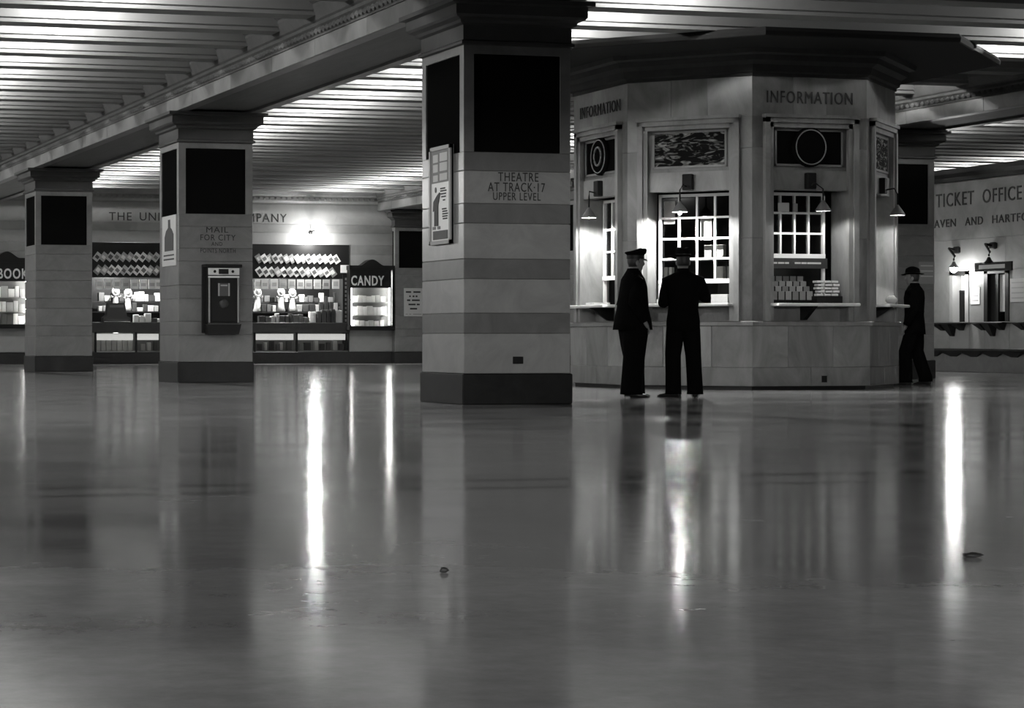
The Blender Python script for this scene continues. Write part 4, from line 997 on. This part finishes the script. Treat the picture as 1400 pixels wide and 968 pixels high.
        for k, dz in ((1.0, 0), (1.45, -.022), (1.45, -.028), (1.0, -.008)):
            rr.append([(.086 * math.cos(a) * (1 + (k - 1) * .35), .104 * math.sin(a) * k, -.008 + dz * math.sin(a)) for a in [math.pi * (.08 + .84 * j / 14) for j in range(15)]])
        vz.loft(rr, closed=False, caps=False, smooth=True); vz.build('visor', M_LEATH, ho)
        bd = MB(HB); bd.loft([[(.0875 * math.cos(a), .1055 * math.sin(a), z) for a in [2 * math.pi * j / 28 for j in range(28)]] for z in (-.008, .03)], caps=False, smooth=True); bd.build('cap_band', M_BLACK, ho)
    return t
V = Vector
# man in a fedora seen from behind, reading at chest height, feet apart
p = on_z(934, 543.5)
J = dict(head=V((0, .02, 1.605)), turn=.15, kneeL=V((-.115, .02, .50)), kneeR=V((.12, .02, .50)), ankL=V((-.115, -.01, .085)), ankR=V((.135, -.02, .085)), toeL=(-.85, .5, 0), toeR=(.15, 1, 0),
         elbL=V((-.215, .05, 1.13)), elbR=V((.265, .09, 1.19)), wriL=V((-.12, .27, 1.20)), wriR=V((.15, .29, 1.27)))
coat = dict(rings=[(0, 0, .80, .195, .150), (0, 0, .90, .195, .145), (0, 0, 1.05, .175, .125), (0, 0, 1.15, .185, .130), (0, 0, 1.30, .215, .140), (0, -.005, 1.40, .215, .125), (0, -.005, 1.45, .15, .10), (0, 0, 1.49, .08, .08)])
person('person', (p.x, p.y, 0), -TH - .10, 'man in a black fedora and dark suit seen from behind at the booth, reading', J, coat, 1.0, dict(kind='fedora', tilt=-.08))
# the paper he holds
pc = Matrix.Translation((p.x, p.y, 0)) @ Matrix.Rotation(-TH - .10, 4, 'Z')
pp = MB(pc @ Matrix.Translation((.01, .40, 1.27)) @ Matrix.Rotation(.6, 4, 'X')); pp.box(-.17, .17, -.002, .002, -.11, .12)
solo('leaflet', pp, mat('dim_paper', .12, .8), 'small leaflet held by the man in the fedora', 'leaflet')
# man in a peaked cap and long coat, facing right
p = on_z(866, 543.5)
J = dict(head=V((0, .03, 1.595)), turn=0.0, kneeL=V((-.09, .03, .49)), kneeR=V((.10, -.03, .49)), ankL=V((-.10, .04, .085)), ankR=V((.11, -.06, .085)), toeL=(-.1, 1, 0), toeR=(.25, 1, 0),
         elbL=V((-.25, -.05, 1.12)), elbR=V((.25, -.07, 1.12)), wriL=V((-.23, .10, .93)), wriR=V((.22, .06, .90)))
coat = dict(rings=[(0, -.01, .80, .235, .225), (0, -.01, .92, .225, .21), (0, -.01, 1.05, .205, .180), (0, -.005, 1.18, .20, .165), (0, 0, 1.30, .21, .150), (0, -.005, 1.40, .205, .125), (0, -.005, 1.45, .145, .10), (0, 0, 1.50, .08, .08)])
person('person', (p.x, p.y, 0), -TH - math.radians(84), 'man in a peaked cap and full dark coat, in profile beside the fedora man', J, coat, 1.38, dict(kind='cap'), coat_m=M_WOOL2, tr_m=M_WOOL)
# man walking past behind the booth
p = on_z(1250, 526.5)
J = dict(head=V((0, .03, 1.60)), turn=.2, kneeL=V((-.09, .10, .50)), kneeR=V((.09, -.02, .50)), ankL=V((-.09, .10, .085)), ankR=V((.09, -.14, .10)), toeL=(0, 1, 0), toeR=(.1, 1, 0),
         elbL=V((-.25, -.08, 1.13)), elbR=V((.25, .00, 1.12)), wriL=V((-.23, .05, .90)), wriR=V((.22, .14, .90)))
coat = dict(rings=[(0, 0, .76, .20, .155), (0, 0, .90, .195, .145), (0, 0, 1.05, .18, .13), (0, 0, 1.18, .19, .135), (0, 0, 1.30, .21, .140), (0, -.005, 1.40, .21, .125), (0, -.005, 1.45, .15, .10), (0, 0, 1.49, .08, .08)])
person('person', (p.x, p.y, 0), -TH + math.radians(55), 'man in a dark suit walking past behind the booth, near the ticket office', J, coat, 1.05, dict(kind='fedora'))

# ================================================================== litter on the floor
def scrap(x, y, sz, label, g):
    p = on_z(x, y); rr = random.Random(x); mb = MB()
    mb.ball((0, 0, .007), sz, sz * .7, .007, 12, 6)
    mb.v = [V((q.x * rr.uniform(.7, 1.25), q.y * rr.uniform(.7, 1.25), max(.0005, q.z * rr.uniform(.7, 1.3)))) + V((p.x, p.y, 0)) for q in mb.v]
    solo('paper_scrap', mb, grey(g), label, 'litter')
scrap(1328, 762, .036, 'dark crumpled scrap on the floor at the lower right', .02)
scrap(607, 783, .014, 'tiny dark scrap on the open floor below the nearest column', .04)

for o in bpy.data.objects:
    if '_w' in o: del o['_w']
